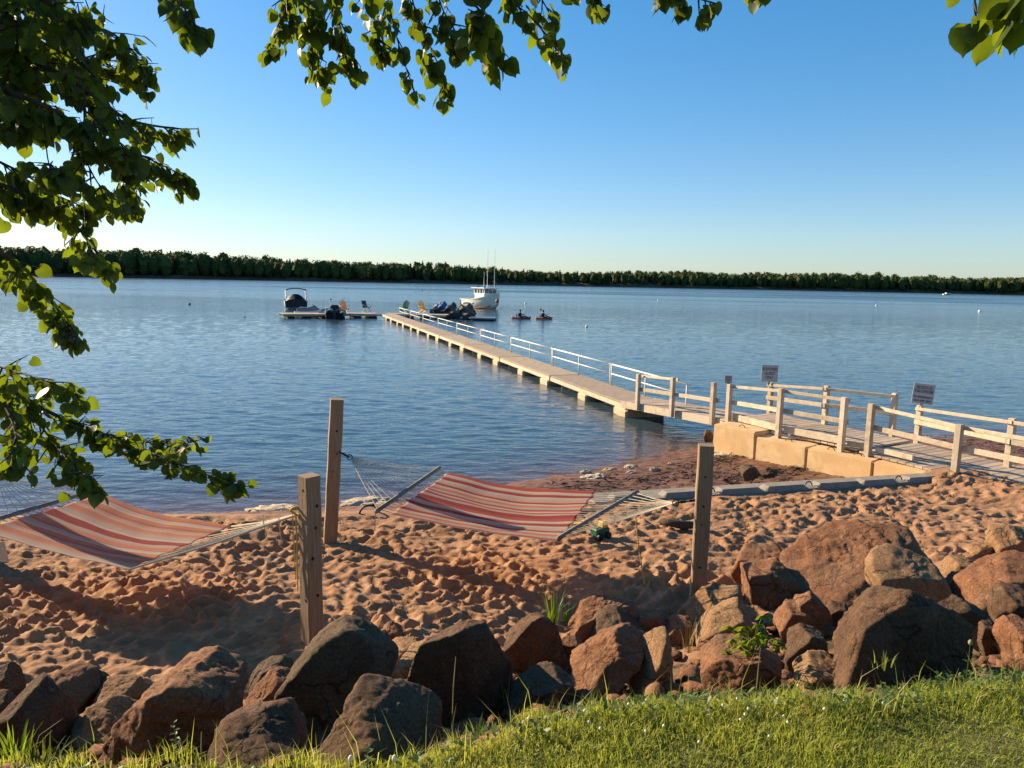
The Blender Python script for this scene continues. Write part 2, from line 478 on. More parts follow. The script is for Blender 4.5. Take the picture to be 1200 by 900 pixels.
def water_mat():
    m, nt, bs, out = new_mat('bay water'); L = nt.links
    geo = nt.nodes.new('ShaderNodeNewGeometry')
    at = nt.nodes.new('ShaderNodeAttribute'); at.attribute_name = 'depth'
    cr = nt.nodes.new('ShaderNodeValToRGB'); e = cr.color_ramp.elements
    e[0].position, e[1].position = 0.0, 1.0
    e[0].color, e[1].color = (.10, .052, .032, 1), (.036, .064, .082, 1)
    x = e.new(.35); x.color = (.045, .040, .045, 1)
    L.new(at.outputs['Fac'], cr.inputs['Fac']); L.new(cr.outputs[0], bs.inputs['Base Color'])
    bs.inputs['Roughness'].default_value = .06; bs.inputs['IOR'].default_value = 1.333
    bs.inputs['Specular IOR Level'].default_value = .5
    def noise(s, st, d=4, rot=8):
        mp = nt.nodes.new('ShaderNodeMapping'); mp.inputs['Scale'].default_value = st; mp.inputs['Rotation'].default_value = (0, 0, R(rot))
        n = nt.nodes.new('ShaderNodeTexNoise'); n.inputs['Scale'].default_value = s; n.inputs['Detail'].default_value = d; n.inputs['Roughness'].default_value = .55
        L.new(geo.outputs['Position'], mp.inputs['Vector']); L.new(mp.outputs[0], n.inputs['Vector']); return n.outputs['Fac']
    fr = nt.nodes.new('ShaderNodeAttribute'); fr.attribute_name = 'farrough'
    wind = nt.nodes.new('ShaderNodeMapRange'); wind.inputs['From Min'].default_value = .35; wind.inputs['From Max'].default_value = .65; wind.inputs['To Min'].default_value = .12; wind.inputs['To Max'].default_value = .38
    L.new(noise(.02, (.35, 1.6, 1), 4, 3), wind.inputs['Value'])
    rm = nt.nodes.new('ShaderNodeMix'); rm.inputs['A'].default_value = .06
    L.new(fr.outputs['Fac'], rm.inputs['Factor']); L.new(wind.outputs[0], rm.inputs['B']); L.new(rm.outputs['Result'], bs.inputs['Roughness'])
    b0 = nt.nodes.new('ShaderNodeBump'); b0.inputs['Strength'].default_value = .55; b0.inputs['Distance'].default_value = .55
    far = nt.nodes.new('ShaderNodeAttribute'); far.attribute_name = 'farbump'
    mu = nt.nodes.new('ShaderNodeMath'); mu.operation = 'MULTIPLY'
    L.new(noise(.42, (.45, 1.25, 1), 5), mu.inputs[0]); L.new(far.outputs['Fac'], mu.inputs[1])
    L.new(mu.outputs[0], b0.inputs['Height'])
    b1 = nt.nodes.new('ShaderNodeBump'); b1.inputs['Strength'].default_value = .60; b1.inputs['Distance'].default_value = .045
    L.new(noise(4.2, (.6, 1.3, 1), 4, -12), b1.inputs['Height']); L.new(b0.outputs[0], b1.inputs['Normal'])
    L.new(b1.outputs[0], bs.inputs['Normal'])
    return m
M['water'] = water_mat()

# ================================================================== THE SETTING
def lerp_table(tab):
    xs = np.array([t[0] for t in tab], float); ys = np.array([t[1] for t in tab], float)
    return lambda x: np.interp(x, xs, ys)
def line_from_px(pts, z):
    w = [at_z(px, py, z) for px, py in pts]
    return sorted((p.x, p.y) for p in w)
LAWN_Z = 1.27
lawn_edge = lerp_table([(-9, 2.3), (-3, 2.2), (-1.6, 2.14)] + line_from_px([(470, 925), (540, 895), (620, 873), (700, 858), (800, 847), (900, 842), (1000, 840), (1100, 838), (1200, 818)], LAWN_Z) + [(4, 3.0), (9, 3.4)])
bank_foot = lerp_table([(-9, 4.7), (-3, 4.75), (-1.5, 4.85), (0, 5.05), (1.0, 5.5), (1.8, 6.0), (2.6, 6.5), (4, 6.9), (6, 7.0), (10, 7.0)])
shore = lerp_table([(-40, 8.0), (-9, 9.6)] + line_from_px([(0, 612), (150, 607), (270, 603), (350, 599), (460, 590), (610, 565), (680, 553), (760, 536), (805, 526)], WATER_Z) + [(4.6, 15.6), (7, 16.6), (9, 16.9), (12, 16.9), (40, 22)])
drop_line = lerp_table([(-40, 7.5), (-9, 8.2), (-2.5, 8.7), (-1, 9.0), (1.1, 9.45), (2.65, 9.75), (6.4, 11.0), (8, 11.8), (12, 13), (40, 19)])

def ground(x, y):
    """large-scale ground height, vectorised"""
    x = np.asarray(x, float); y = np.asarray(y, float)
    le, bf, sh, dl = lawn_edge(x), bank_foot(x), shore(x), drop_line(x)
    t = np.clip((y - le) / (bf - le), 0, 1)
    z = LAWN_Z * (1 - t) ** 1.35
    und = 0.035 * np.sin(x * 1.1 + .4) * np.sin(y * .9 + x * .3)
    z = np.where(t >= 1, 0, z) + und * np.clip((y - bf + .6) / 1.0, 0, 1) * np.clip((dl - y) / 1.5, 0, 1)
    s = np.clip((y - dl) / np.maximum(sh - dl, .05), 0, 1)
    k = np.clip((x - .2) / 1.6, 0, 1)                      # curbs on the right make a step
    left = -0.5 * s ** 1.1
    step = np.clip((y - dl - .08) / .45, 0, 1); step = step * step * (3 - 2 * step)
    right = -0.33 * step - 0.17 * s
    z = z + np.where(y > dl, left * (1 - k) + right * k, 0)
    z = z - np.clip(y - sh, 0, None) * .11
    return np.where(y < le, LAWN_Z + 0.0 * x, z)

# --- sand beach: a grid finer near the viewer, with trampled relief
def fan_grid(y0, y1, ny, u0, u1, nu, power=1.0, off=1.5):
    v = np.linspace(0, 1, ny)
    a = np.log(y0 + off); b = np.log(y1 + off)
    ys = np.exp(a + (b - a) * v) - off
    us = np.linspace(u0, u1, nu)
    Y = np.repeat(ys[:, None], nu, 1); X = us[None, :] * (Y + off)
    idx = np.arange(ny * nu).reshape(ny, nu)
    F = np.stack([idx[:-1, :-1], idx[:-1, 1:], idx[1:, 1:], idx[1:, :-1]], -1).reshape(-1, 4)
    return X, Y, F, ys, us
def build_sand():
    off = 1.5
    X, Y, F, ys, us = fan_grid(2.0, 18.5, 600, -1.02, 1.02, 700, off=off)
    Z = ground(X, Y)
    rel = np.zeros_like(Z)
    wx, wy = .10 * fbm(X * 3, Y * 3, 201, 2), .10 * fbm(X * 3, Y * 3, 211, 2)
    r1 = fbm((X + wx) * 2.8 + 3, (Y + wy) * 5.4, 5, 2, .45)
    r2 = vnoise((X + wx) * 8.5, (Y + wy) * 15 + 9, 31)
    rel += .026 * (np.exp(-np.abs(r1) * 4.0) - .4) + .010 * (np.exp(-np.abs(r2) * 4.0) - .4) + .05 * fbm(X * .9, Y * .9, 77, 2)
    # footprints
    rs = random.Random(11)
    for i in range(10500):
        y = 4.6 + (13.5 - 4.6) * rs.random() ** 1.25
        x = rs.uniform(-.95, .95) * (y + 1.0)
        if y > float(drop_line(x)) - .1: continue
        a = rs.gauss(.1, .55) if rs.random() < .7 else rs.uniform(0, 3.14)
        lx, ly = rs.uniform(.06, .135), rs.uniform(.030, .058)
        dp = rs.uniform(.018, .044)
        rad = lx * 2.1
        i0, i1 = np.searchsorted(ys, [y - rad, y + rad])
        if i1 - i0 < 2: continue
        j0, j1 = np.searchsorted(us, [(x - rad) / (y + off), (x + rad) / (y + off)])
        if j1 - j0 < 2: continue
        dx, dy = X[i0:i1, j0:j1] - x, Y[i0:i1, j0:j1] - y
        ca, sa = math.cos(a), math.sin(a)
        ex, ey = (dx * ca + dy * sa) / lx, (-dx * sa + dy * ca) / ly
        q = ex * ex + ey * ey
        w = np.exp(-q * q * .9)
        rim = np.exp(-((np.sqrt(q) - 1.45) ** 2) / .10)
        sub = rel[i0:i1, j0:j1]
        sub *= (1 - .55 * w)
        sub += -dp * w + dp * .42 * rim * (.4 + .6 * rs.random())
    rel *= .9; rel += .006 * fbm(X * 17, Y * 17, 3, 3, .6)
    bf, dl, sh = bank_foot(X), drop_line(X), shore(X)
    dry = np.clip((Y - bf + .5) / .7, 0, 1) * np.clip((dl - Y + .15) / .35, 0, 1)
    calm = np.clip(fbm(X * .55, Y * .55, 51, 3) * 1.2 + 1.0, .7, 1.15)
    wetrel = .018 * fbm(X * 2.2 - Y * .5, Y * 5.5, 21, 4, .55) + .012 * fbm(X * 9, Y * 9, 8, 2)
    beach = np.clip((Y - dl) / .5, 0, 1) * np.clip((sh - Y + .8) / .9, 0, 1)
    Z = Z + rel * dry * calm + wetrel * beach
    bank = np.clip((bf - Y) / .6, 0, 1)
    Z = Z + bank * (.05 * fbm(X * 3, Y * 3, 90, 4) - .03)
    # sand drifted against the boardwalk edge
    for (mx, my, ms, mh) in ((6.75, 11.25, .55, .10), (7.3, 10.2, .6, .10), (7.9, 9.1, .7, .10), (6.3, 11.55, .45, .06)):
        Z = Z + mh * np.exp(-((X - mx) ** 2 + (Y - my) ** 2) / ms ** 2)
    Z = Z - np.where(Y < lawn_edge(X), .06, 0)
    wet = np.clip((Y - dl - .05 + .25 * fbm(X * 1.2, Y * 1.2, 14, 3)) / .35, 0, 1)
    soil = np.clip((bf - .35 - Y) / .7 + .5 * fbm(X * 2, Y * 2, 19, 3), 0, 1)
    V = np.stack([X, Y, Z], -1).reshape(-1, 3)
    o = np_mesh('sand_beach', V, F, M['sand'], attrs={'wet': wet.ravel(), 'soil': soil.ravel()})
    return structure(o)
SAND = build_sand()

# --- the lawn the viewer stands on
def build_lawn():
    xs = np.linspace(-40, 40, 161); t = np.linspace(0, 1, 30)
    le = lawn_edge(xs) + .10
    Y = -40 + (le[None, :] + 40) * (1 - (1 - t[:, None]) ** 2)
    X = np.repeat(xs[None, :], len(t), 0)
    Z = LAWN_Z + .02 * fbm(X * 1.3, Y * 1.3, 61, 3) - np.where(t[:, None] > .999, .12, 0)
    idx = np.arange(X.size).reshape(X.shape)
    F = np.stack([idx[:-1, :-1], idx[:-1, 1:], idx[1:, 1:], idx[1:, :-1]], -1).reshape(-1, 4)
    return structure(np_mesh('lawn', np.stack([X, Y, Z], -1).reshape(-1, 3), F, M['soil']))
build_lawn()

# --- the bay
def build_water():
    X, Y, F, ys, us = fan_grid(8.6, 2000.0, 740, -1.12, 1.12, 500, off=1.0)
    Z = np.full_like(X, WATER_Z)
    ca, sa = math.cos(R(-7)), math.sin(R(-7))
    U, W = X * ca + Y * sa, -X * sa + Y * ca
    fade = np.clip((95 - Y) / 55, 0, 1)
    lee = .55 + .45 * np.clip((Y - shore(X)) / 5, 0, 1)
    big = fbm(U * .65, W * 2.0, 101, 2) * .013
    mid = fbm(U * 1.6 + 5, W * 4.4, 131, 2) * .0130
    sml = vnoise(U * 3.0, W * 8.0, 171) * .0050
    Z = Z + (big + mid + sml * np.clip((40 - Y) / 20, 0, 1)) * fade * lee
    depth = np.clip((Y - shore(X)) / 3.2, 0, 1)
    far = np.clip((Y - 35) / 50, 0, 1) * np.clip((190 - Y) / 110, 0, 1)
    rgh = np.clip((Y - 45) / 160, 0, 1)
    o = np_mesh('water', np.stack([X, Y, Z], -1).reshape(-1, 3), F, M['water'], attrs={'depth': depth.ravel(), 'farbump': far.ravel(), 'farrough': rgh.ravel()})
    return structure(o)
build_water()

# --- far shore and its forest
far_y = lerp_table([(-900, 330), (-420, 385), (-270, 400), (-160, 430), (0, 470), (150, 500), (350, 480), (600, 470), (900, 470)])
prof = lerp_table([(-900, 17), (-300, 17.5), (-250, 17), (-190, 15.5), (-140, 13), (-60, 13), (0, 9.3), (60, 10), (140, 10), (250, 11), (350, 11.5), (900, 13)])
def build_far_shore():
    xs = np.linspace(-900, 900, 181); offs = np.array([-6, -1.5, 0, 3, 12, 60, 400])
    hz = np.array([-1.5, -.6, .5, 1.8, 3.0, 4.0, 5.0])
    X = np.repeat(xs[None, :], len(offs), 0); Y = far_y(X) + offs[:, None] + 3 * fbm(X * .03, X * 0, 9, 3)
    Z = WATER_Z + hz[:, None] * (1 + .25 * fbm(X * .05, Y * .05, 15, 2))
    idx = np.arange(X.size).reshape(X.shape)
    F = np.stack([idx[:-1, :-1], idx[:-1, 1:], idx[1:, 1:], idx[1:, :-1]], -1).reshape(-1, 4)
    m = mk('red bank', (.16, .075, .045), (.05, .045, .02), .15, .95)
    structure(np_mesh('far_shore', np.stack([X, Y, Z], -1).reshape(-1, 3), F, m))
build_far_shore()
def build_forest():
    V = {'c': [], 'b': []}
    g = np.random.default_rng(23)
    bm_ = bmesh.new(); bmesh.ops.create_icosphere(bm_, subdivisions=2, radius=1)
    CD = np.array([q.co[:] for q in bm_.verts]); CF = np.array([[q.index for q in f_.verts] for f_ in bm_.faces]); bm_.free()
    x = -620.0
    for row in range(6):
        x = -640.0
        while x < 640:
            x += g.uniform(2.4, 6.6) + row * .2
            y = float(far_y(x)) + 3 + row * 5.5 + g.uniform(-2, 2)
            zb = WATER_Z + 1.2 + row * .25
            lump = 1 + .16 * float(vnoise(np.array([x * .011]), np.array([.3]), 64)[0]) + .22 * float(vnoise(np.array([x * .03]), np.array([row * .6]), 44)[0])
            h = float(prof(x)) * g.uniform(.72, .92) * lump
            con = g.random() < .18
            cl = 210
            if con:
                t = g.random(cl) ** .75                            # 0 bottom .. 1 top
                rad = h * .20 * (1 - t) ** .65 * (.55 + .5 * g.random(cl))
            else:
                t = g.random(cl); h *= .95
                rad = h * (.28 + .16 * g.random()) * np.sqrt(np.clip(1 - ((t - .52) / .50) ** 2, 0.02, 1)) * (.6 + .45 * g.random(cl))
            a = g.random(cl) * 2 * np.pi
            c = np.stack([x + rad * np.cos(a), y + rad * np.sin(a), zb + h * (.06 + .94 * t)], -1)
            s = (h * (.018 + .034 * g.random(cl)) * (1.15 - .55 * t if con else 1.0))[:, None]
            d1 = g.normal(size=(cl, 3)); d1 /= np.linalg.norm(d1, axis=1)[:, None]
            d2 = np.cross(d1, g.normal(size=(cl, 3))); d2 /= np.linalg.norm(d2, axis=1)[:, None]
            if con: d1[:, 2] = d1[:, 2] * .5 - .2
            tri = np.stack([c - d1 * s - d2 * s * .6, c + d1 * s * .3 + d2 * s, c + d1 * s * 1.1 - d2 * s * .5], 1)
            V['c' if con else 'b'].append(tri.reshape(-1, 3))
            # leafy core: a lumpy crown (or cone) so that the wood closes into one mass
            jit = 1 + .22 * g.normal(size=len(CD))
            if con:
                zz = CD[:, 2] * .5 + .5
                core = np.stack([x + CD[:, 0] * h * .17 * (1.05 - zz) * jit * 1.3, y + CD[:, 1] * h * .15 * (1.05 - zz) * jit, zb + h * (.02 + .95 * zz)], -1)
            else:
                cr = float(np.max(rad)) * .74
                core = np.stack([x + CD[:, 0] * cr * jit, y + CD[:, 1] * cr * jit, zb + h * (.50 + .46 * CD[:, 2] * (1 + .1 * g.normal(size=len(CD))))], -1)
            V['c' if con else 'b'].append(core[CF].reshape(-1, 3))
    vs = [np.concatenate(V['c']), np.concatenate(V['b'])]
    allv = np.concatenate(vs); F = np.arange(len(allv)).reshape(-1, 3)
    o = np_mesh('forest', allv, F, [M['conifer'], M['broadleaf']], smooth=False)
    mi = np.zeros(len(F), np.int32); mi[len(vs[0]) // 3:] = 1
    o.data.polygons.foreach_set('material_index', mi)
    o['kind'] = 'stuff'
    tag(o, 'dark mixed spruce and broadleaf wood along the far shore', 'forest')
build_forest()

# ================================================================== BEACH: posts and hammocks
def rotz(a): return Matrix.Rotation(a, 3, 'Z')
def timber_post(base, h, half, yaw, lean, label, knots, name='hammock_post', group='timber posts holding the hammocks'):
    t = thing(name, label, 'post', base, 0, group)
    Mx = Euler((lean[1], lean[0], 0)).to_matrix() @ rotz(yaw)
    b = MB()
    rows = []
    n = 14
    for i in range(n + 1):
        z = -.35 + (h + .35) * i / n
        ring = []
        hh = half * (1 - .03 * (i == n)); bv = .008
        for (cx, cy) in ((-1, -1), (1, -1), (1, 1), (-1, 1)):
            p1 = Vector((cx * hh, cy * (hh - bv), 0)); p2 = Vector((cx * (hh - bv), cy * hh, 0))
            for p in ((p1, p2) if cx * cy > 0 else (p2, p1)):
                ring.append(Mx @ Vector((p.x + .0025 * math.sin(i * 1.7 + cx), p.y + .0025 * math.cos(i * 2.1 + cy), z)))
        rows.append(ring)
    b.grid(rows, close=True)
    k = len(b.v)
    b.f.append(tuple(range(k - 8, k))); b.m.append(0)
    b.build('shaft', M['wood_post'], t)
    for (face, u, z, r_) in knots:                                  # face 0: -y, 1: +x, 2:-x
        nv = [Vector((0, -1, 0)), Vector((1, 0, 0)), Vector((-1, 0, 0))][face]
        tv = [Vector((1, 0, 0)), Vector((0, 1, 0)), Vector((0, -1, 0))][face]
        c = nv * (half + .0015) + tv * (u * half) + Vector((0, 0, z))
        kb = MB(); vs = [Mx @ (c + (tv * math.cos(a) * r_ + Vector((0, 0, 1)) * math.sin(a) * r_ * 1.15)) for a in [2 * math.pi * q / 10 for q in range(10)]]
        vs += [Mx @ (c - nv * .004 + (tv * math.cos(a) * r_ + Vector((0, 0, 1)) * math.sin(a) * r_ * 1.15)) for a in [2 * math.pi * q / 10 for q in range(10)]]
        kb.add(vs, [tuple(range(10))] + [(q, (q + 1) % 10, 10 + (q + 1) % 10, 10 + q) for q in range(10)])
        kb.build('bolt_hole', M['knot'], t)
    return t
def h_at(px, py, base):                                              # height of a point straight above base
    v = ray(px, py); s = base.y / v.y
    return CAM_H + v.z * s - base.z
P_BACK = at_z(387, 633, 0.0)
P_RIGHT = at_z(817, 706, 0.0)
P_FRONT = at_z(366, 756, 0.0)
top = at_y(395, 467, P_BACK.y)
timber_post(P_BACK, top.z, .069, R(18), ((top.x - P_BACK.x) / top.z, 0), 'tall leaning timber post at the water end of the striped hammock', [(0, .1, 1.25, .011), (0, -.2, .8, .009), (1, 0, 1.0, .01), (0, .3, 1.0, .008)])
timber_post(P_FRONT, h_at(366, 557, P_FRONT), .0655, R(-42), (0, 0), 'pale timber post with dark holes behind the big rounded boulder', [(1, .35, 1.15, .013), (1, .1, .98, .012), (1, -.35, .74, .013), (1, .25, .43, .012), (0, .2, 1.28, .01), (0, .3, .40, .011), (1, -.1, .16, .012), (0, -.1, .65, .007)])
timber_post(P_RIGHT, h_at(817, 521, P_RIGHT), .067, R(-9), (0, 0), 'straight square timber post right of the hammocks beside the tan boulders', [(0, .0, 1.20, .009), (0, 0, .93, .010), (0, -.1, .76, .008), (1, 0, .9, .012), (0, -.05, .36, .011), (1, .1, .66, .007)])
P_LEFT = P_FRONT + Vector((-3.72, 1.62, 0))
timber_post(P_LEFT, 1.75, .085, R(20), (0, 0), 'timber post just beyond the left edge holding the left hammock', [], group='timber posts holding the hammocks')

def cloth_mat(name, stripes):
    m, nt, bs, out = new_mat(name); L = nt.links
    at = nt.nodes.new('ShaderNodeAttribute'); at.attribute_name = 'across'
    cr = nt.nodes.new('ShaderNodeValToRGB'); cr.color_ramp.interpolation = 'LINEAR'
    e = cr.color_ramp.elements
    w = sum(s[1] for s in stripes); a = 0
    pts = []
    for c, k in stripes:
        pts += [(a / w + .004, c), ((a + k) / w - .004, c)]; a += k
    e[0].position, e[0].color = pts[0][0], (*pts[0][1], 1)
    e[1].position, e[1].color = pts[-1][0], (*pts[-1][1], 1)
    for p, c in pts[1:-1]:
        q = e.new(min(max(p, 0), 1)); q.color = (*c, 1)
    mm = nt.nodes.new('ShaderNodeMath'); mm.operation = 'MULTIPLY'; mm.inputs[1].default_value = 1.75
    fm = nt.nodes.new('ShaderNodeMath'); fm.operation = 'FRACT'
    L.new(at.outputs['Fac'], mm.inputs[0]); L.new(mm.outputs[0], fm.inputs[0]); L.new(fm.outputs[0], cr.inputs['Fac'])
    geo = nt.nodes.new('ShaderNodeNewGeometry')
    nz = nt.nodes.new('ShaderNodeTexNoise'); nz.inputs['Scale'].default_value = 90; nz.inputs['Detail'].default_value = 5
    L.new(geo.outputs['Position'], nz.inputs['Vector'])
    r2 = nt.nodes.new('ShaderNodeValToRGB'); r2.color_ramp.elements[0].color = (.78, .76, .74, 1); r2.color_ramp.elements[1].color = (1.1, 1.1, 1.1, 1)
    L.new(nz.outputs['Fac'], r2.inputs['Fac'])
    mx = nt.nodes.new('ShaderNodeMix'); mx.data_type = 'RGBA'; mx.blend_type = 'MULTIPLY'; mx.inputs['Factor'].default_value = 1
    L.new(cr.outputs[0], mx.inputs['A']); L.new(r2.outputs[0], mx.inputs['B'])
    L.new(mx.outputs['Result'], bs.inputs['Base Color']); bs.inputs['Roughness'].default_value = .95; bs.inputs['Specular IOR Level'].default_value = .15
    tr = nt.nodes.new('ShaderNodeBsdfTranslucent'); L.new(mx.outputs['Result'], tr.inputs['Color'])
    ms = nt.nodes.new('ShaderNodeMixShader'); ms.inputs[0].default_value = .62
    L.new(bs.outputs[0], ms.inputs[1]); L.new(tr.outputs[0], ms.inputs[2])
    tp = nt.nodes.new('ShaderNodeBsdfTransparent'); m3 = nt.nodes.new('ShaderNodeMixShader'); m3.inputs[0].default_value = .15     # open weave
    L.new(ms.outputs[0], m3.inputs[1]); L.new(tp.outputs[0], m3.inputs[2]); L.new(m3.outputs[0], out.inputs['Surface'])
    bp = nt.nodes.new('ShaderNodeBump'); bp.inputs['Strength'].default_value = .3; bp.inputs['Distance'].default_value = .006
    n2 = nt.nodes.new('ShaderNodeTexNoise'); n2.inputs['Scale'].default_value = 40; n2.inputs['Detail'].default_value = 5
    L.new(geo.outputs['Position'], n2.inputs['Vector']); L.new(n2.outputs['Fac'], bp.inputs['Height']); L.new(bp.outputs[0], bs.inputs['Normal'])
    return m
rd, dr, cr_, gy, pk, og, dp = (.52, .16, .13), (.44, .11, .10), (.68, .58, .49), (.60, .50, .44), (.64, .40, .32), (.64, .32, .20), (.50, .24, .20)
M['cloth1'] = cloth_mat('red striped cloth', [(rd, 1.2), (cr_, .7), (gy, .6), (dr, 1.0), (cr_, .5), (gy, .9), (pk, .6), (dr, .8), (cr_, .7), (og, .7), (gy, .7), (rd, .7), (cr_, .6), (rd, .7), (gy, .7), (dr, 1.2)])
M['cloth2'] = cloth_mat('orange striped cloth', [(og, 1.2), (dp, .5), (gy, 1.1), (cr_, .5), (og, 1.1), (dp, .6), (pk, .8), (gy, .7), (og, 1.4), (pk, .6), (gy, 1.2), (cr_, .8), (dr, 2.2), (gy, .8), (pk, .5)])

def hammock(A, B, za, zb, t1, t2, f1, f2, half, zc1, zc2, sag, tilt, cloth, label, bar2=True, chain1=.28, chain2=.25, half2=None, skew2=0.0):
    """A, B: post points; t: fractions along A->B of bars (t1,t2) and cloth ends (f1,f2)"""
    base = (Vector((A.x, A.y, 0)) + Vector((B.x, B.y, 0))) / 2
    t = thing('hammock', label, 'hammock', base, 0, 'striped hammocks slung between posts')
    A0, B0 = Vector((A.x, A.y, za)), Vector((B.x, B.y, zb))
    ax = Vector((B.x - A.x, B.y - A.y, 0)); Ln = ax.length; ax.normalize()
    n = Vector((-ax.y, ax.x, 0))                                     # towards the water
    half2 = half2 or half
    def zmid(s):
        if s <= t1: return za + (zc1 - za) * s / t1
        if s >= t2: return zb + (zc2 - zb) * (1 - s) / (1 - t2)
        k = (s - t1) / (t2 - t1)
        return zc1 + (zc2 - zc1) * k - sag * 4 * k * (1 - k)
    def pt(s, a, edge=0.0):                                          # a in -1..1 across
        hh = half + (half2 - half) * (s - t1) / (t2 - t1)
        p = Vector((A.x, A.y, 0)) + ax * (Ln * s) + n * (a * hh)
        p.z = zmid(s) + tilt * a + edge * a * a
        return p
    # cloth
    NU, NV = 60, 46
    V, F, acr = [], [], []
    for i in range(NU + 1):
        k = i / NU; s = f1 + (f2 - f1) * k
        belly = 1 - (2 * k - 1) ** 4
        for j in range(NV + 1):
            a = -1 + 2 * j / NV
            aa = a * (1 - .045 * belly)
            p = pt(s, aa, .045 * belly)
            p.z += .004 * math.sin(a * 17 + 2 * math.sin(k * 2.2)) + .008 * math.sin(k * 7 + a * 2) * belly + .0025 * math.sin(k * 23 + a * 6 + 2 * math.sin(a * 5))
            p += ax * (.012 * math.sin(a * 19) * (abs(2 * k - 1) ** 6))
            V.append(p - base); acr.append(1 - (a + 1) / 2)
    for i in range(NU):
        for j in range(NV):
            q = i * (NV + 1) + j; F.append((q, q + 1, q + NV + 2, q + NV + 1))
    me = bpy.data.meshes.new('cloth'); me.from_pydata([tuple(v) for v in V], [], F); me.materials.append(cloth)
    at = me.attributes.new('across', 'FLOAT', 'POINT'); at.data.foreach_set('value', acr)
    me.polygons.foreach_set('use_smooth', [True] * len(F)); me.update()
    o = bpy.data.objects.new('cloth', me); COL.objects.link(o); o.parent = t
    sm = o.modifiers.new('thickness', 'SOLIDIFY'); sm.thickness = .004
    # bars
    ends = [(t1, f1, A0, chain1, 0.0)]
    if bar2: ends.append((t2, f2, B0, chain2, skew2))
    for (tb, tf, post, ch, sk) in ends:
        pb_ = lambda a: pt(tb + sk * a, a) if not sk else (lambda q: Vector((q.x, q.y, pt(tb, a).z)))(pt(tb + sk * a, a))
        b = MB(); b.tube([pb_(-1.06), pb_(-.3), pb_(.3), pb_(1.06)], .022, 8)
        b.build('spreader_bar', M['bar'], t, world=True, smooth=True)
        c = pb_(0); d = post - c
        ring = post - d.normalized() * ch
        for k in range(15):
            a = -1 + 2 * k / 14
            e = pb_(a)
            mid = (e + ring) / 2; mid.z -= .03 * (1 - abs(a) * .6)
            MB().tube([e, mid, ring], .0032, 4).build('net_cord', M['rope'], t, world=True)
        for w in range(3):                                           # woven cross strands of the net
            kk = .30 + .22 * w
            MB().tube([pb_(a).lerp(ring, kk) - Vector((0, 0, .02)) for a in np.linspace(-1, 1, 9)], .0026, 4).build('net_cross_cord', M['rope'], t, world=True)
        rb = MB(); rb.tube([ring + Vector((math.cos(q) * .03, 0, math.sin(q) * .03)) for q in np.linspace(0, 2 * math.pi, 13)], .006, 5)
        rb.build('ring', M['chain'], t, world=True)
        for k in range(6):
            p1, p2 = ring.lerp(post, k / 6), ring.lerp(post, (k + 1.25) / 6)
            MB().beam(p1, p2, .010 if k % 2 else .022, .022 if k % 2 else .010).build('chain_link', M['chain'], t, world=True)
        for k in range(22):                                          # lacing between bar and cloth
            a = -.97 + 1.94 * k / 21; a2 = -.97 + 1.94 * min(k + .5, 21) / 21
            MB().tube([pb_(a), pt(tf, a2)], .004, 4).build('lacing', M['rope'], t, world=True)
    if not bar2:
        ring = B0 - (B0 - pt(f2, 0)).normalized() * chain2
        for k in range(9):
            a = -1 + 2 * k / 8; e = pt(f2, a)
            mid = (e + ring) / 2; mid.z -= .015
            MB().tube([e, mid, ring], .008 if k in (0, 8) else .005, 5).build('net_cord', M['rope'], t, world=True)
        MB().tube([ring, B0], .012, 6).build('hanging_rope', M['yellow_rope'], t, world=True)
    return t, pt, base
h1, pt1, b1 = hammock(P_BACK, P_RIGHT, 1.06, .98, .252, .765, .285, .712, .64, .72, .72, .12, .055, M['cloth1'], 'red and cream striped hammock slung between the leaning post and right post', skew2=.05)
for (s, a, z) in ((.245, -1.0, .22), (.10, -.1, .18)):
    q = pt1(s, a); MB().tube([q, q - Vector((.01, 0, z))], .006, 5).build('cord_end', M['rope'], h1, world=True)
q = at_z(760, 602, .85) ; q = pt1(.86, -.35)
MB().tube([q, q + Vector((.03, -.02, -.25)), q + Vector((.10, -.05, -.62))], .006, 5).build('dangling_rope', M['yellow_rope'], h1, world=True)
h2, pt2, b2 = hammock(P_LEFT, P_FRONT, 1.0, 1.10, .205, .99, .23, .67, .60, .66, .95, .25, .010, M['cloth2'], 'orange and red striped hammock at the left edge of the beach', bar2=False, chain2=.10, half2=.50)
att = P_FRONT + Vector((-.10, 0, 1.10))
for k, (dx, dy, l) in enumerate(((-.02, .03, .55), (.0, -.02, .62), (-.05, .05, .45), (-.16, .06, .22), (-.30, .11, .20))):
    s = att + Vector((dx, dy, -.02 - (.05 if k > 2 else 0)))
    MB().tube([s, s + Vector((.005, 0, -l / 2)), s + Vector((.01 * (k - 1), .0, -l))], .0045, 5).build('dangling_rope', M['yellow_rope'] if k < 3 else M['rope'], h2, world=True)
kn = MB(); kn.tube([att + Vector((math.cos(q) * .045, math.sin(q * 2) * .02, math.sin(q) * .03)) for q in np.linspace(0, 6.28, 12)], .012, 6); kn.build('rope_knot', M['yellow_rope'], h2, world=True, smooth=True)

# black hoop sticking out of the sand near the leaning post
p = at_z(433, 603, -.03)
tag(MB().tube([p + Vector((.12 * math.cos(q), .03 * math.cos(q), .12 * math.sin(q))) for q in np.linspace(-.1, 3.24, 14)], .014, 6).build('iron_hoop', M['chain'], smooth=True), 'black iron hoop arching out of the sand by the leaning post', 'hoop')

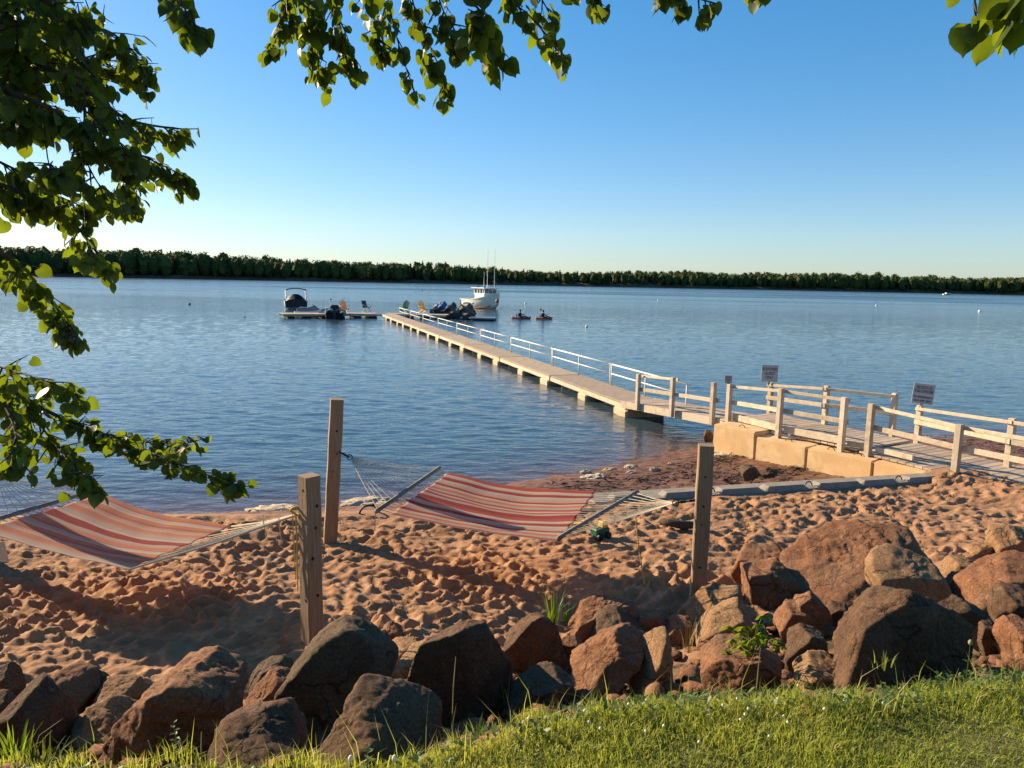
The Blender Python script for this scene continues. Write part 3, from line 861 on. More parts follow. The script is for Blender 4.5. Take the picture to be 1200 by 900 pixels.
# toy digger under the hammock net
p = at_z(703, 630, .02)
t = thing('toy_digger', 'yellow and green toy digger on the sand under the hammock net', 'toy', p, R(35))
b = MB(); b.box((0, 0, .07), (.20, .12, .10), bev=.012); b.build('body', M['toygreen'], t)
for (x, y) in ((-.06, -.07), (.06, -.07), (-.06, .07), (.06, .07)):
    b = MB(); b.tube([(x, y - .015, .04), (x, y + .015, .04)], .04, 12); b.build('wheel', M['black'], t)
b = MB(); b.tube([(-.04, 0, .12), (-.16, .05, .24), (-.24, .08, .18)], .016, 6); b.build('boom', M['toyyellow'], t)
b = MB(); b.box((-.26, .09, .15), (.12, .11, .09), rotz(.5), taper=.7); b.build('bucket', M['toyyellow'], t)
b = MB(); b.box((.04, 0, .155), (.09, .10, .07), taper=.85, bev=.01); b.build('cab', M['toyyellow'], t)

# ================================================================== CURBS, CONCRETE BLOCKS
def curb(px0, px1, label):
    y0 = 586 - (px0 - 716) * .064; y1 = 586 - (px1 - 716) * .064
    a, c = at_z(px0, y0, -.0), at_z(px1, y1, -.0)
    d = (c - a); L = d.length
    b = MB()
    prof_ = [(-.12, -.18), (-.12, .0), (-.075, .075), (.075, .075), (.12, .0), (.12, -.18)]
    rows = []
    for s, sh_ in ((0, 1.), (.06, 1.0), (L - .06, 1.0), (L, 1.)):
        cut = .045 if s in (0, L) else 0
        rows.append([Vector((s, q[0], q[1] - (cut if q[1] > .05 else 0))) for q in prof_])
    b.grid(rows, close=True); b.f += [(5, 4, 3, 2, 1, 0), (18, 19, 20, 21, 22, 23)]; b.m += [0, 0]
    t = thing('concrete_curb', label, 'curb', a, math.atan2(d.y, d.x), 'row of concrete curbs edging the soft sand')
    b.build('block', M['curb'], t)
    return t, L
sa_, sb_ = at_z(690, 589.5, -.05), at_z(1098, 563.0, -.05)
tag(MB().beam(sa_, sb_, .42, .14, bev=.01).build('concrete_strip', M['curb']), 'long flat concrete strip under the row of curbs', 'edging')
ordn = ['leftmost', 'second', 'third', 'fourth', 'fifth', 'sixth', 'seventh']
spans = [(714, 757), (774, 818), (839, 889), (893, 941), (953, 1004), (1005, 1046), (1058, 1100)]
for i, (a, c) in enumerate(spans):
    lab = 'grey concrete curb in the sand, %s from the left of the row' % ordn[i] if i else 'grey concrete curb behind the hammock net, leftmost of the row'
    t, L = curb(a, c, lab)
    if i in (2, 4, 6):
        MB().tube([Vector((-.085 + .075 * math.cos(q), 0, -.03 + .12 * math.sin(q))) for q in np.linspace(3.14, 0, 9)], .009, 6).build('lifting_loop', M['chain'], t, smooth=True)
def concrete_block(a, c, ztop, zbot, depth, label, loop=True):
    d = Vector((c.x - a.x, c.y - a.y, 0)); L = d.length; ang = math.atan2(d.y, d.x)
    t = thing('concrete_block', label, 'concrete block', (a.x, a.y, zbot), ang, 'concrete blocks retaining the boardwalk')
    bm = bmesh.new(); bmesh.ops.create_cube(bm, size=1)
    h = ztop - zbot
    bmesh.ops.scale(bm, vec=(L - .018, depth, h), verts=bm.verts); bmesh.ops.translate(bm, vec=(L / 2, depth / 2, h / 2), verts=bm.verts)
    bmesh.ops.bevel(bm, geom=list(bm.edges), offset=.022, segments=2, affect='EDGES')
    bmesh.ops.subdivide_edges(bm, edges=[e for e in bm.edges if e.calc_length() > .2], cuts=6, use_grid_fill=True)
    for v in bm.verts:
        v.co += Vector(mnoise.noise_vector(Vector((v.co.x + a.x, v.co.y, v.co.z)) * 4)) * .008
    me = bpy.data.meshes.new('block'); bm.to_mesh(me); bm.free(); me.materials.append(M['concrete'])
    for p_ in me.polygons: p_.use_smooth = False
    o = bpy.data.objects.new('block', me); COL.objects.link(o); o.parent = t
    if loop:
        for s in ((.3, .7) if L > 1.1 else (.55,)):
            MB().tube([Vector((L * s + .07 * math.cos(q), depth * .35, h - .01 + .06 * math.sin(q))) for q in np.linspace(3.14, 0, 8)], .008, 5).build('lifting_loop', M['chain'], t)
WB = [at_z(836, 496.5, .085), at_z(885.5, 506, .085), at_z(945.5, 520.5, .0), at_z(1023, 539.5, .0), at_z(1085, 553.5, .0)]
def on_wall(px):                                   # the point of the straight wall line seen at photo column px
    lo, hi = 0.0, 1.0
    for _ in range(30):
        m_ = (lo + hi) / 2
        if to_px(WB[0].lerp(WB[4], m_))[0] < px: lo = m_
        else: hi = m_
    q = WB[0].lerp(WB[4], lo); return Vector((q.x, q.y, 0))
for k_, px_ in ((1, 885.5), (2, 945.5), (3, 1023)): WB[k_] = on_wall(px_)
concrete_block(WB[0], WB[1], .085, -.75, .55, 'tan concrete block at the water end of the boardwalk wall')
concrete_block(WB[1] , WB[2], .0, -.75, .55, 'tan concrete block second from the water along the boardwalk')
concrete_block(WB[2], WB[3], .0, -.70, .55, 'long tan concrete block in the middle of the boardwalk wall')
concrete_block(WB[3], WB[4], .0, -.60, .55, 'tan concrete block half buried where the curbs meet the boardwalk')

# ================================================================== BOARDWALK
DK = .10
N_px = [(749, 473, 438), (789, 480.5, 442), (836.5, 489, 448), (853, 493, 450), (912, 508, 455), (985.5, 523, 465.5), (1017, 529, 473), (1119, 554, 497)]
F_px = [(901.5, 483, 448), (966, 497, 452), (1045, 506, 460.5), (1075, 513, 475), (1181, 543, 490)]
def post_pos(l, zs):
    out = []
    for (px, pb, pt_), z in zip(l, zs):
        b_ = at_z(px, pb, z); out.append((b_, h_at(px, pt_, b_)))
    return out
NP_ = post_pos(N_px, [-.06, 0.0, .05, .07, .08, .09, .09, .09])
FP_ = post_pos(F_px, [.08, .08, .09, .09, .09])
wdir = Vector((NP_[7][0].x - NP_[3][0].x, NP_[7][0].y - NP_[3][0].y, 0)).normalized()
wp = Vector((-wdir.y, wdir.x, 0))                                      # towards the far side
if wp.x < 0: wp = -wp
BW = 1.62
bw = thing('boardwalk', 'weathered timber boardwalk with post and rail sides at the right', 'boardwalk', NP_[6][0] - Vector((0, 0, .1)), 0)
def plank_run(parent, p0, p1, width, z0, z1, side, mat, pitch=.145, t=.035, name='plank'):
    d = Vector((p1.x - p0.x, p1.y - p0.y, 0)); L = d.length; d.normalize()
    n = int(L / pitch); base = None
    pb = world_loc(parent)
    for i in range(n):
        s = (i + .5) * pitch
        c = Vector((p0.x, p0.y, 0)) + d * s + side * (width / 2)
        c.z = z0 + (z1 - z0) * s / L - t / 2 + rng.uniform(-.002, .002)
        if base is None:
            b = MB(); b.box((0, 0, 0), (pitch - .010, width, t), bev=.004)
            base = b.build(name, mat, parent); o = base
        else:
            o = base.copy(); COL.objects.link(o); o.parent = parent
        o.location = c - pb
        o.rotation_euler = (0, -math.atan2(z1 - z0, L), math.atan2(d.y, d.x))
        w0 = side.dot(Vector((-d.y, d.x, 0)))
near0 = NP_[3][0] - wdir * .25
joint = NP_[6][0] - wdir * .18
end_ = NP_[7][0] + wdir * 3.4
plank_run(bw, near0, joint, BW, .075, .085, wp, M['wood_deck'])
plank_run(bw, joint + wdir * .02, end_, BW, .062, -.02, wp, M['wood_deck'])
for k in (0.05, BW - .05):
    b = MB(); b.beam(near0 + wp * k + Vector((0, 0, -.07)) - Vector((0, 0, near0.z)) , end_ + wp * k + Vector((0, 0, -.12)) - Vector((0, 0, end_.z)), .05, .16); b.build('joist', M['wood_rail'], bw, world=True)
def square_post(parent, base, h, half=.048, down=.35):
    b = MB(); b.box((base.x, base.y, base.z + (h - down) / 2), (half * 2, half * 2, h + down), rotz(math.atan2(wdir.y, wdir.x)), bev=.006)
    return b.build('post', M['wood_rail'], parent, world=True)
def rail(parent, a, c, w=.042, h=.088, name='rail', m='wood_rail', ov=.05):
    d = (c - a).normalized()
    b = MB(); b.beam(a - d * ov, c + d * ov, w, h, bev=.005); return b.build(name, M[m], parent, world=True)
for b_, h in NP_[3:] + FP_: square_post(bw, b_, h)
def off(p, side, k): return p + side * k
def add_rails(parent, posts, side, fr_top=1.0, mids=(.5,)):
    for (b0, h0), (b1_, h1_) in zip(posts[:-1], posts[1:]):
        rail(parent, b0 + Vector((0, 0, h0 - .06)) + side * .07, b1_ + Vector((0, 0, h1_ - .06)) + side * .07, .04, .06)
        for mfr in mids:
            rail(parent, b0 + Vector((0, 0, h0 * mfr)) + side * .07, b1_ + Vector((0, 0, h1_ * mfr)) + side * .07)
ext = lambda p, s: (p[0] + wdir * s, p[1])
add_rails(bw, NP_[3:6], wp)
add_rails(bw, [NP_[6], NP_[7], ext(NP_[7], 1.6), ext(NP_[7], 3.2)], wp)
for s in (1.6, 3.2): square_post(bw, NP_[7][0] + wdir * s, NP_[7][1])
add_rails(bw, FP_[0:3], -wp)
add_rails(bw, [FP_[3], FP_[4], ext(FP_[4], 1.7)], -wp)
for a, c in ((3, 4), (4, 5)):                                           # kick boards standing on the deck edge
    rail(bw, NP_[a][0] + wp * .09 + wdir * .06 + Vector((0, 0, .085)), NP_[c][0] + wp * .09 - wdir * .06 + Vector((0, 0, .085)), .04, .13, 'kick_board', ov=0)
rail(bw, NP_[5][0] + wp * .09 + wdir * .06 + Vector((0, 0, .06)), NP_[6][0] + wp * .09 - wdir * .03 + Vector((0, 0, .06)), .04, .09, 'kick_board', ov=0)
rail(bw, NP_[6][0] + wp * .09 + wdir * .09 + Vector((0, 0, .05)), NP_[6][0] + wp * .10 + wdir * .75 + Vector((0, 0, .04)), .05, .09, 'kick_board', ov=0)

# gangway from the boardwalk down to the floating dock
gd = Vector((NP_[0][0].x - NP_[2][0].x, NP_[0][0].y - NP_[2][0].y, 0)).normalized()
gp = Vector((-gd.y, gd.x, 0))
if gp.x < 0: gp = -gp
GW = 1.1
gw = thing('gangway', 'sloping timber gangway joining the boardwalk to the floating dock', 'gangway', NP_[2][0] - Vector((0, 0, .2)), 0)
g0 = NP_[2][0] - gd * .25; g1 = NP_[0][0] + gd * .75
plank_run(gw, g0, g1, GW, .06, -.10, gp, M['wood_deck'])
for k in (.02, GW - .02):
    b = MB(); b.beam(Vector((g0.x, g0.y, -.03)) + gp * k, Vector((g1.x, g1.y, -.19)) + gp * k, .05, .17); b.build('stringer', M['wood_rail'], gw, world=True)
for b_, h in NP_[:3]: square_post(gw, b_ - gp * .05, h, down=.16)
add_rails(gw, NP_[:2], gp, mids=())
for i in (0, 1):
    rail(gw, NP_[i][0] + Vector((0, 0, NP_[i][1] * .48)), NP_[i + 1][0] + Vector((0, 0, NP_[i + 1][1] * .48)))
rail(gw, NP_[2][0] + Vector((0, 0, NP_[2][1] * .5)), NP_[2][0] - gd * .14 + Vector((0, 0, NP_[2][1] * .5)), ov=0)

# signs on boardwalk posts
def text_mesh(body, size, mat, parent, x, z, name='lettering', width=None, bold=.0):
    cu = bpy.data.curves.new('lettering', 'FONT'); cu.body = body; cu.size = size; cu.align_x = 'CENTER'; cu.extrude = .0008; cu.offset = bold
    tmp = bpy.data.objects.new('tmp_text', cu); COL.objects.link(tmp)
    dg = bpy.context.evaluated_depsgraph_get()
    me = bpy.data.meshes.new_from_object(tmp.evaluated_get(dg)); me.name = name
    bpy.data.objects.remove(tmp); bpy.data.curves.remove(cu)
    me.materials.clear(); me.materials.append(mat)
    xs = [v.co.x for v in me.vertices]; w = max(xs) - min(xs)
    k = width / w if width else 1
    for v in me.vertices:
        v.co = Vector((v.co.x * k, -v.co.z, v.co.y))
    o = bpy.data.objects.new(name, me); COL.objects.link(o); o.parent = parent; o.location = (x, -.0075, z)
    return o
def sign(center, w, h, lines, label, yaw, shear=0.0, border=True):
    t = thing('notice_sign', label, 'sign', center, yaw)
    b = MB(); b.box((0, 0, 0), (w, .012, h), bev=.003)
    b.build('board', M['signgrey'], t)
    b = MB(); b.box((0, .013, -h * .25), (.05, .012, h * .9)); b.build('bracket', M['wood_rail'], t)
    for (txt, sz, z, wd) in lines: text_mesh(txt, sz, M['ink'], t, 0, z, width=wd, bold=.0012)
    t.rotation_euler = (0, shear, yaw)
fp0 = FP_[0][0]; c = at_y(902, 437.5, fp0.y - .06); sc_ = c.y / FPX
sign(c, 18.5 * sc_, 20 * sc_, [('REGISTERED', 4.4 * sc_, 3.6 * sc_, 16.5 * sc_), ('GUEST', 4.8 * sc_, -1.6 * sc_, 12 * sc_), ('ONLY', 4.8 * sc_, -6.4 * sc_, 9 * sc_)], 'grey board reading REGISTERED GUEST ONLY on a far rail post', R(-14))
fp3 = FP_[3][0]; c = at_y(1082, 461.5, fp3.y - .06); sc_ = c.y / FPX
sign(c, 22.5 * sc_, 24 * sc_, [('USE DOCK AT', 5. * sc_, 5.8 * sc_, 17 * sc_), ('YOUR OWN RISK', 5. * sc_, 1.2 * sc_, 20.5 * sc_), ('No admittance on', 4.0 * sc_, -5.0 * sc_, 20.5 * sc_), ('dock after dark', 4.0 * sc_, -9.4 * sc_, 18 * sc_)], 'grey board reading USE DOCK AT YOUR OWN RISK on a rail post', R(-22), R(4))
np3 = NP_[3][0]; c = at_y(853.5, 444.5, np3.y + .03); sc_ = c.y / FPX
sign(c, 9 * sc_, 9.5 * sc_, [('DOCK', 2.6 * sc_, 1.6 * sc_, 6.5 * sc_), ('GUESTS', 2.4 * sc_, -1.2 * sc_, 7.5 * sc_), ('ONLY', 2.2 * sc_, -3.9 * sc_, 4 * sc_)], 'smallest grey notice on the boardwalk post nearest the water', R(-14))

# ================================================================== FLOATING DOCK
D0 = at_z(738, 474, -.16); D1 = at_z(448, 368.0, -.16)
D0.z = D1.z = 0
dd = (D1 - D0).normalized(); dp_ = Vector((dd.y, -dd.x, 0))            # dp_: to the right (far) side
if dp_.x < 0: dp_ = -dp_
DL = (D1 - D0).length; DW = 1.05
dock = thing('floating_dock', 'long pale floating dock running out from the gangway to the moorings', 'dock', (D0.x, D0.y, WATER_Z), 0)
DZ = -.15
def dock_section(parent, a, c, width, side, floats=True, m_side='float'):
    d = (c - a); L = d.length; d.normalize()
    b = MB(); n = int(L / .15)
    for i in range(n):
        s = (i + .5) * L / n
        q = a + d * s + side * (width / 2); q.z = DZ - .02
        b.box(q, (L / n - .012, width + .03, .035), rotz(math.atan2(d.y, d.x)))
    dk = b.build('deck', M['wood_deck'], parent, world=True)
    for k in (0.0, width):
        b = MB(); p0, p1 = a + side * k, c + side * k; p0.z = p1.z = DZ - .115
        b.beam(p0, p1, .05, .12); b.build('fascia_board', M['wood_rail'], dk, world=True)
    if floats:
        for s in (.07, .5, .93) if L > 4 else (.25, .75):
            b = MB(); q = a + d * (L * s) + side * (width / 2); q.z = WATER_Z + .03
            b.box(q, (.55, width - .12, .30), rotz(math.atan2(d.y, d.x)), bev=.05); b.build('float', M['dark_float'], dk, world=True)
    return dk
NS = 8; SL = DL / NS
for i in range(NS):
    a = D0 + dd * (i * SL + .05); c = D0 + dd * ((i + 1) * SL - .05)
    dock_section(dock, a, c, DW, dp_, floats=False)
    for s, zt in ((0.35, .0), (SL * .5, .0)):                          # cross floats that show on the near side
        b = MB(); q = a + dd * s + dp_ * (DW / 2 - .06); q.z = WATER_Z + .06
        b.box(q, (.75 if s < 1 else .6, DW + .06, .26), rotz(math.atan2(dd.y, dd.x)), bev=.04)
        b.build('cross_float', M['float'], dock, world=True)
    b = MB(); q = (a + c) / 2 + dp_ * (DW / 2 + .1); q.z = WATER_Z + .08
    b.box(q, (SL * .96, DW - .35, .30), rotz(math.atan2(dd.y, dd.x))); b.build('under_frame', M['dark_float'], dock, world=True)
# white pipe railings along the right side
NR = 9; r0, r1 = -.035, .94
for i in range(NR):
    s0 = DL * (r0 + (r1 - r0) * i / NR) + (.0 if i else .6); s1 = DL * (r0 + (r1 - r0) * (i + 1) / NR) - .10
    g = MB(); e0 = D0 + dd * s0 + dp_ * (DW - .04); e1 = D0 + dd * s1 + dp_ * (DW - .04)
    hz = .62
    top0, top1 = Vector((e0.x, e0.y, DZ + hz)), Vector((e1.x, e1.y, DZ + hz))
    rl = g.tube([top0 - dd * .14, top1 + dd * .2], .024, 6).build('pipe_railing', M['pipe'], dock, world=True, smooth=True)
    MB().tube([top0 - Vector((0, 0, hz * .45)), top1 - Vector((0, 0, hz * .45))], .019, 6).build('mid_rail', M['pipe'], rl, world=True, smooth=True)
    for k in range(3):
        q = top0.lerp(top1, k / 2); MB().tube([q, q - Vector((0, 0, hz + .06))], .020, 6).build('stanchion', M['pipe'], rl, world=True, smooth=True)
# cross arms at the far end
endc = D0 + dd * DL
la = thing('floating_pier', 'left arm of the floating pier holding the orange and slate chairs', 'pier', (endc.x - 4, endc.y, WATER_Z), 0, 'cross arms at the end of the dock')
pl = at_z(331, 368.0, DZ); pl.z = 0
ldir = (pl - endc).normalized(); lside = Vector((-ldir.y, ldir.x, 0))
if lside.y < 0: lside = -lside
LL = (pl - endc).length
for i in range(3):
    dk = dock_section(la, endc + ldir * (LL * i / 3 + .03), endc + ldir * (LL * (i + 1) / 3 - .03), 2.3, lside, m_side='float')
ra = thing('floating_pier', 'right arm of the floating pier holding the green and amber chairs', 'pier', (endc.x + 4, endc.y, WATER_Z), 0, 'cross arms at the end of the dock')
rdir = Vector((.985, -.04, 0)).normalized(); rside = Vector((-rdir.y, rdir.x, 0))
for i in range(2):
    dock_section(ra, endc + rdir * (2.7 * i + .1) + lside * .2, endc + rdir * (2.7 * (i + 1)) + lside * .2, 2.2, rside)

# ---- chairs on the dock
def adirondack(loc, rz, mat, label):
    t = thing('adirondack_chair', label, 'chair', loc, rz, 'chairs on the end of the dock')
    s = 1.0
    b = MB(); b.box((0, .02, .36), (.52, .50, .03), Euler((R(9), 0, 0)).to_matrix()); b.build('seat', mat, t)
    for k in range(5):
        x = -.2 + k * .1; hh = .78 - abs(k - 2) * .07
        bb = MB(); bb.beam((x, .25, .32), (x * 1.15, .25 + .30, .32 + hh), .085, .02, up=(0, 1, 0)); bb.build('back_slat', mat, t)
    for sx in (-1, 1):
        bb = MB(); bb.box((sx * .33, .0, .58), (.13, .70, .025)); bb.build('arm', mat, t)
        bb = MB(); bb.beam((sx * .29, -.28, 0), (sx * .29, -.28, .57), .03, .10); bb.build('leg', mat, t)
        bb = MB(); bb.beam((sx * .25, -.30, .36), (sx * .25, .55, .02), .03, .10); bb.build('leg', mat, t)
    return t
def on_dock(px, py): return at_z(px, py, DZ)
sc2 = 1.0
adirondack(on_dock(404, 366.9), R(35), M['orange'], 'orange adirondack chair on the left arm of the pier')
adirondack(on_dock(473, 366.8), R(-20), M['green'], 'olive green adirondack chair on the right arm of the pier')
adirondack(on_dock(496.5, 366.9), R(40), M['amber'], 'amber adirondack chair beside the covered boats')
p = on_dock(430, 366.6)
t = thing('folding_chair', 'dark slate folding chair on the left arm of the pier', 'chair', p, R(55), 'chairs on the end of the dock')
b = MB(); b.box((0, 0, .45), (.52, .48, .03)); b.build('seat', M['slate'], t)
b = MB(); b.beam((0, .24, .45), (0, .42, 1.02), .5, .03, up=(0, 1, 0)); b.build('backrest', M['slate'], t)
for sx in (-.26, .26):
    b = MB(); b.tube([(sx, -.28, 0), (sx, .30, .60)], .018, 6); b.build('leg', M['alu'], t)
    b = MB(); b.tube([(sx, .30, 0), (sx, -.22, .62), (sx, .3, .66)], .018, 6); b.build('leg', M['alu'], t)

# ================================================================== BOATS
def hull_mesh(L, B, H, bow_rise=.35, draft=.15, fine=1.6, flare=.25, stern_w=.9, n=16, floor=None):
    """outer skin from keel to sheer, inner skin to a floor; x from stern (0) to bow (L)"""
    out, inn = [], []
    for i in range(n + 1):
        s = i / n
        w = B / 2 * (stern_w + (1 - stern_w) * min(s * 3, 1)) * (1 - max(0, (s - .45) / .55) ** fine * .985)
        sh = H + bow_rise * max(0, (s - .25) / .75) ** 2
        kx = -draft + (draft + sh * .55) * max(0, (s - .72) / .28) ** 2.2
        x = L * s
        wl = w * (1 - flare * (.3 + .7 * s))
        zc = kx + (sh - kx) * .30
        half = [(0, kx), (wl * .55, kx + (zc - kx) * .35), (wl, zc), (w * .97, zc + (sh - zc) * .6), (w, sh)]
        ring = [Vector((x, -y, z)) for (y, z) in reversed(half)] + [Vector((x, y, z)) for (y, z) in half[1:]]
        out.append(ring)
        fl = (floor if floor is not None else H * .25)
        iw = max(w - .07, .005); fz = min(max(fl, kx + .05), sh - .03)
        inn.append([Vector((x, -w, sh)), Vector((x, -iw, sh + .012)), Vector((x, -iw * .9, fz)), Vector((x, iw * .9, fz)), Vector((x, iw, sh + .012)), Vector((x, w, sh))])
    b = MB(); b.grid(out)
    k = len(out[0])
    b.f.append(tuple(range(k))); b.m.append(0)
    i_ = MB(); i_.grid(inn)
    st = inn[0]
    return b, i_, out
def make_boat_root(name, label, cat, loc, heading, group=None):
    return thing(name, label, cat, loc, heading, group)

# white fishing boat with wheelhouse
p = at_z(534, 361, WATER_Z); q = at_z(583, 360, WATER_Z)
p.z = q.z = WATER_Z
fb_head = R(-56)
fb = make_boat_root('fishing_boat', 'white fishing boat with a wheelhouse and two tall antennas', 'fishing boat', p + Vector((1.3, 3.8, 0)), fb_head)
FL = 5.7; fb.scale = (1.18, 1.18, 1.18)
b, i_, ringz = hull_mesh(FL, 2.3, .85, .75, .2, 1.9, .22, .92, 20, floor=.35)
hull = b.build('hull', M['cream'], fb, smooth=True); i_.build('deck', M['white'], fb)
tr = MB(); tr.box((.03, 0, .48), (.06, 2.0, .85)); tr.build('transom', M['cream'], fb)
b = MB(); b.grid([[r_[0] + Vector((0, -.03, .03)), r_[0] + Vector((0, -.03, -.05)), r_[0] + Vector((0, .02, .03))] for r_ in ringz], close=True)
b.grid([[r_[-1] + Vector((0, .03, .03)), r_[-1] + Vector((0, -.02, .03)), r_[-1] + Vector((0, .03, -.05))] for r_ in ringz], close=True); b.build('rub_rail', M['white'], hull)
b = MB(); b.grid([[r_[2] + Vector((0, -.012, .02)), r_[2] + Vector((0, -.012, -.10)), r_[2] + Vector((0, .03, -.03))] for r_ in ringz[:18]], close=True); b.build('boot_stripe', mk('rust stripe', (.30, .12, .05), (.2, .08, .04), 3, .6), hull)
b = MB(); b.box((3.25, 0, 1.05), (1.9, 1.55, .75), taper=.97, bev=.05); wh = b.build('wheelhouse', M['white'], fb)
b = MB(); b.box((3.25, 0, 1.45), (1.86, 1.52, .10)); b.build('wheelhouse_band', M['white'], wh)
b = MB(); b.box((3.05, 0, 1.99), (2.5, 1.75, .09), bev=.03); b.build('roof', M['white'], fb)
for (x, y, sx, sy) in ((2.55, -.70, .40, .03), (3.05, -.70, .40, .03), (3.55, -.70, .40, .03), (2.55, .70, .40, .03), (3.05, .70, .4, .03), (3.55, .70, .4, .03), (4.09, -.45, .03, .38), (4.09, 0, .03, .38), (4.09, .45, .03, .38)):
    b = MB(); b.box((x, y, 1.71), (sx, sy, .40)); wdw = b.build('window', M['glass'], fb)
    b = MB()
    for sgn in (-1, 1):
        if sx > sy: b.box((x + sgn * (sx / 2 + .03), y, 1.72), (.06, .05, .50))
        else: b.box((x, y + sgn * (sy / 2 + .03), 1.72), (.05, .06, .50))
    b.build('window_frame', M['white'], wdw)
for y in (-.72, .72):
    b = MB(); b.box((2.28, y, 1.65), (.08, .08, .65)); b.build('cabin_post', M['white'], fb)
for (x, y, l) in ((2.2, .80, 3.8), (3.9, .55, 3.8), (3.0, -.1, 1.6)):
    b = MB(); b.tube([(x, y, 2.0), (x + .02, y, 2.0 + l * .5), (x + .06, y, 2.0 + l)], [.028, .022, .012], 6); b.build('antenna', M['white'], fb)
b = MB(); b.lathe([(.02, 2.03), (.16, 2.06), (.2, 2.16), (.12, 2.24), (.01, 2.26)], 10, (3.3, .2, 0)); b.build('radar_dome', M['white'], fb, smooth=True)
for x in (2.5, 3.8):
    b = MB(); b.box((x, -.5, 2.10), (.18, .14, .14), bev=.03); b.build('searchlight', M['black'], fb)
for y in (-.6, .6):
    b = MB(); b.tube([(4.3, y, 1.2), (4.6, y * .95, 1.72), (FL - .4, y * .25, 1.86)], .02, 6); b.build('bow_rail', M['alu'], fb)
b = MB(); b.lathe([(.02, -.30), (.2, -.24), (.28, 0), (.2, .2), (.07, .3), (.05, .38)], 12); b.v = [(q[0] * .62, q[1] * .62, q[2] * .62) for q in b.v]; o = b.build('mooring_buoy', M['redbuoy'], None, smooth=True)
tag(o, 'round red buoy hanging at the bow of the white fishing boat', 'buoy'); o.location = at_y(582.5, 353, 76)

# speedboat with bimini, seen from the stern
p = at_z(349, 362.5, WATER_Z); p.z = WATER_Z
sb = make_boat_root('speedboat', 'white speedboat with a navy bimini top and black cockpit cover', 'speedboat', p + Vector((-.15, 0, 0)), R(108))
b, i_, rz_ = hull_mesh(5.2, 2.35, .80, .25, .15, 2.2, .2, .95, 14, floor=.3)
b.build('hull', M['white'], sb, smooth=True); i_.build('inner_hull', M['grey'], sb)
b = MB(); b.box((-.04, 0, .48), (.1, 2.05, .62), bev=.05); b.build('transom', M['black'], sb)
b = MB(); b.box((-.25, 0, .12), (.6, 1.7, .10), bev=.03); b.build('swim_platform', M['grey'], sb)
rows = []
for s, w, h in ((-.05, 1.02, .85), (.3, 1.06, 1.30), (1.2, 1.05, 1.48), (2.0, 1.0, 1.50), (2.7, .88, 1.25), (3.2, .7, .95)):
    rows.append([Vector((s, w * a, .70 + (h - .70) * (1 - abs(a) ** 2.5))) for a in np.linspace(-1, 1, 11)])
b = MB(); b.grid(rows); b.f.append(tuple(range(11))); b.m.append(0); b.add([(-.08, y, z) for y, z in ((-1.02, .3), (1.02, .3), (1.02, .80), (.6, 1.0), (-.6, 1.0), (-1.02, .8))], [(0, 1, 2, 3, 4, 5)]); b.build('cockpit_cover', M['black'], sb, smooth=True)
b = MB(); b.grid([[Vector((x, 1.0 * a, 2.05 - .16 * a * a - .03 * (x - 1.4) ** 2)) for a in np.linspace(-1, 1, 9)] for x in (.5, 1.0, 1.5, 2.0, 2.4)])
bo = b.build('bimini_top', M['navy'], sb, smooth=True); bo.modifiers.new('t', 'SOLIDIFY').thickness = .08
for y in (-1.0, 1.0):
    for x0, x1 in ((1.4, .6), (1.4, 2.3), (.4, .6)):
        b = MB(); b.tube([(x0, y, .75), (x1, y * .98, 1.88)], .022, 6); b.build('bimini_frame', M['alu'], sb)
b = MB(); b.tube([(3.0, -.8, .95), (3.1, -.5, 1.25), (3.1, .5, 1.25), (3.0, .8, .95)], .03, 6); b.build('windscreen_frame', M['alu'], sb)

# small moored craft by the left arm
def covered_craft(px, py, L, heading, body, seat, label, group='personal watercraft and small boats at the dock', bars=True, s=1.0):
    p = at_z(px, py, WATER_Z); p.z = WATER_Z
    t = thing('personal_watercraft', label, 'watercraft', p, heading, group)
    b, i_, _ = hull_mesh(L, 1.05 * s, .40 * s, .22, .1, 2.0, .15, .85, 12, floor=.33 * s)
    b.build('hull', body, t, smooth=True); i_.build('footwell', M['grey'], t)
    rows = []
    for x, w, h in ((.08, .22, .62), (.22, .26, .78), (.45, .24, .74), (.60, .26, .86), (.72, .26, .95), (.84, .20, .70), (.96, .08, .52)):
        rows.append([Vector((x * L, w * s * math.cos(a), (.36 + (h - .36) * math.sin(a)) * s)) for a in np.linspace(0, math.pi, 9)])
    b = MB(); b.grid(rows); b.f += [tuple(range(9)), tuple(len(b.v) - 9 + q for q in range(9))]; b.m += [0, 0]; b.build('seat', seat, t, smooth=True)
    if bars:
        b = MB(); b.tube([(.62 * L, -.36, .98), (.66 * L, 0, 1.0), (.62 * L, .36, .98)], .03, 6); b.build('handlebar', M['black'], t)
    return t
covered_craft(345, 370.5, 2.3, R(20), M['white'], M['grey'], 'white watercraft with grey cover at the tip of the left pier arm')
covered_craft(374, 371.5, 2.2, R(5), M['grey'], M['alu'], 'low grey watercraft beside the left pier arm')
p = at_z(392, 374, WATER_Z); p.z = WATER_Z
t = thing('motor_skiff', 'black skiff with a large outboard moored at the left arm', 'skiff', p, R(105), 'personal watercraft and small boats at the dock')
b, i_, _ = hull_mesh(3.0, 1.5, .5, .2, .12, 2.2, .15, .92, 12)
b.build('hull', M['black'], t, smooth=True); i_.build('inner_hull', M['grey'], t)
b = MB(); b.box((-.1, 0, .98), (.42, .78, .30), taper=.85, bev=.08); b.build('outboard_cowl', M['black'], t)
b = MB(); b.beam((-.1, 0, .85), (-.15, 0, -.2), .2, .30, up=(1, 0, 0)); b.build('outboard_leg', M['black'], t)
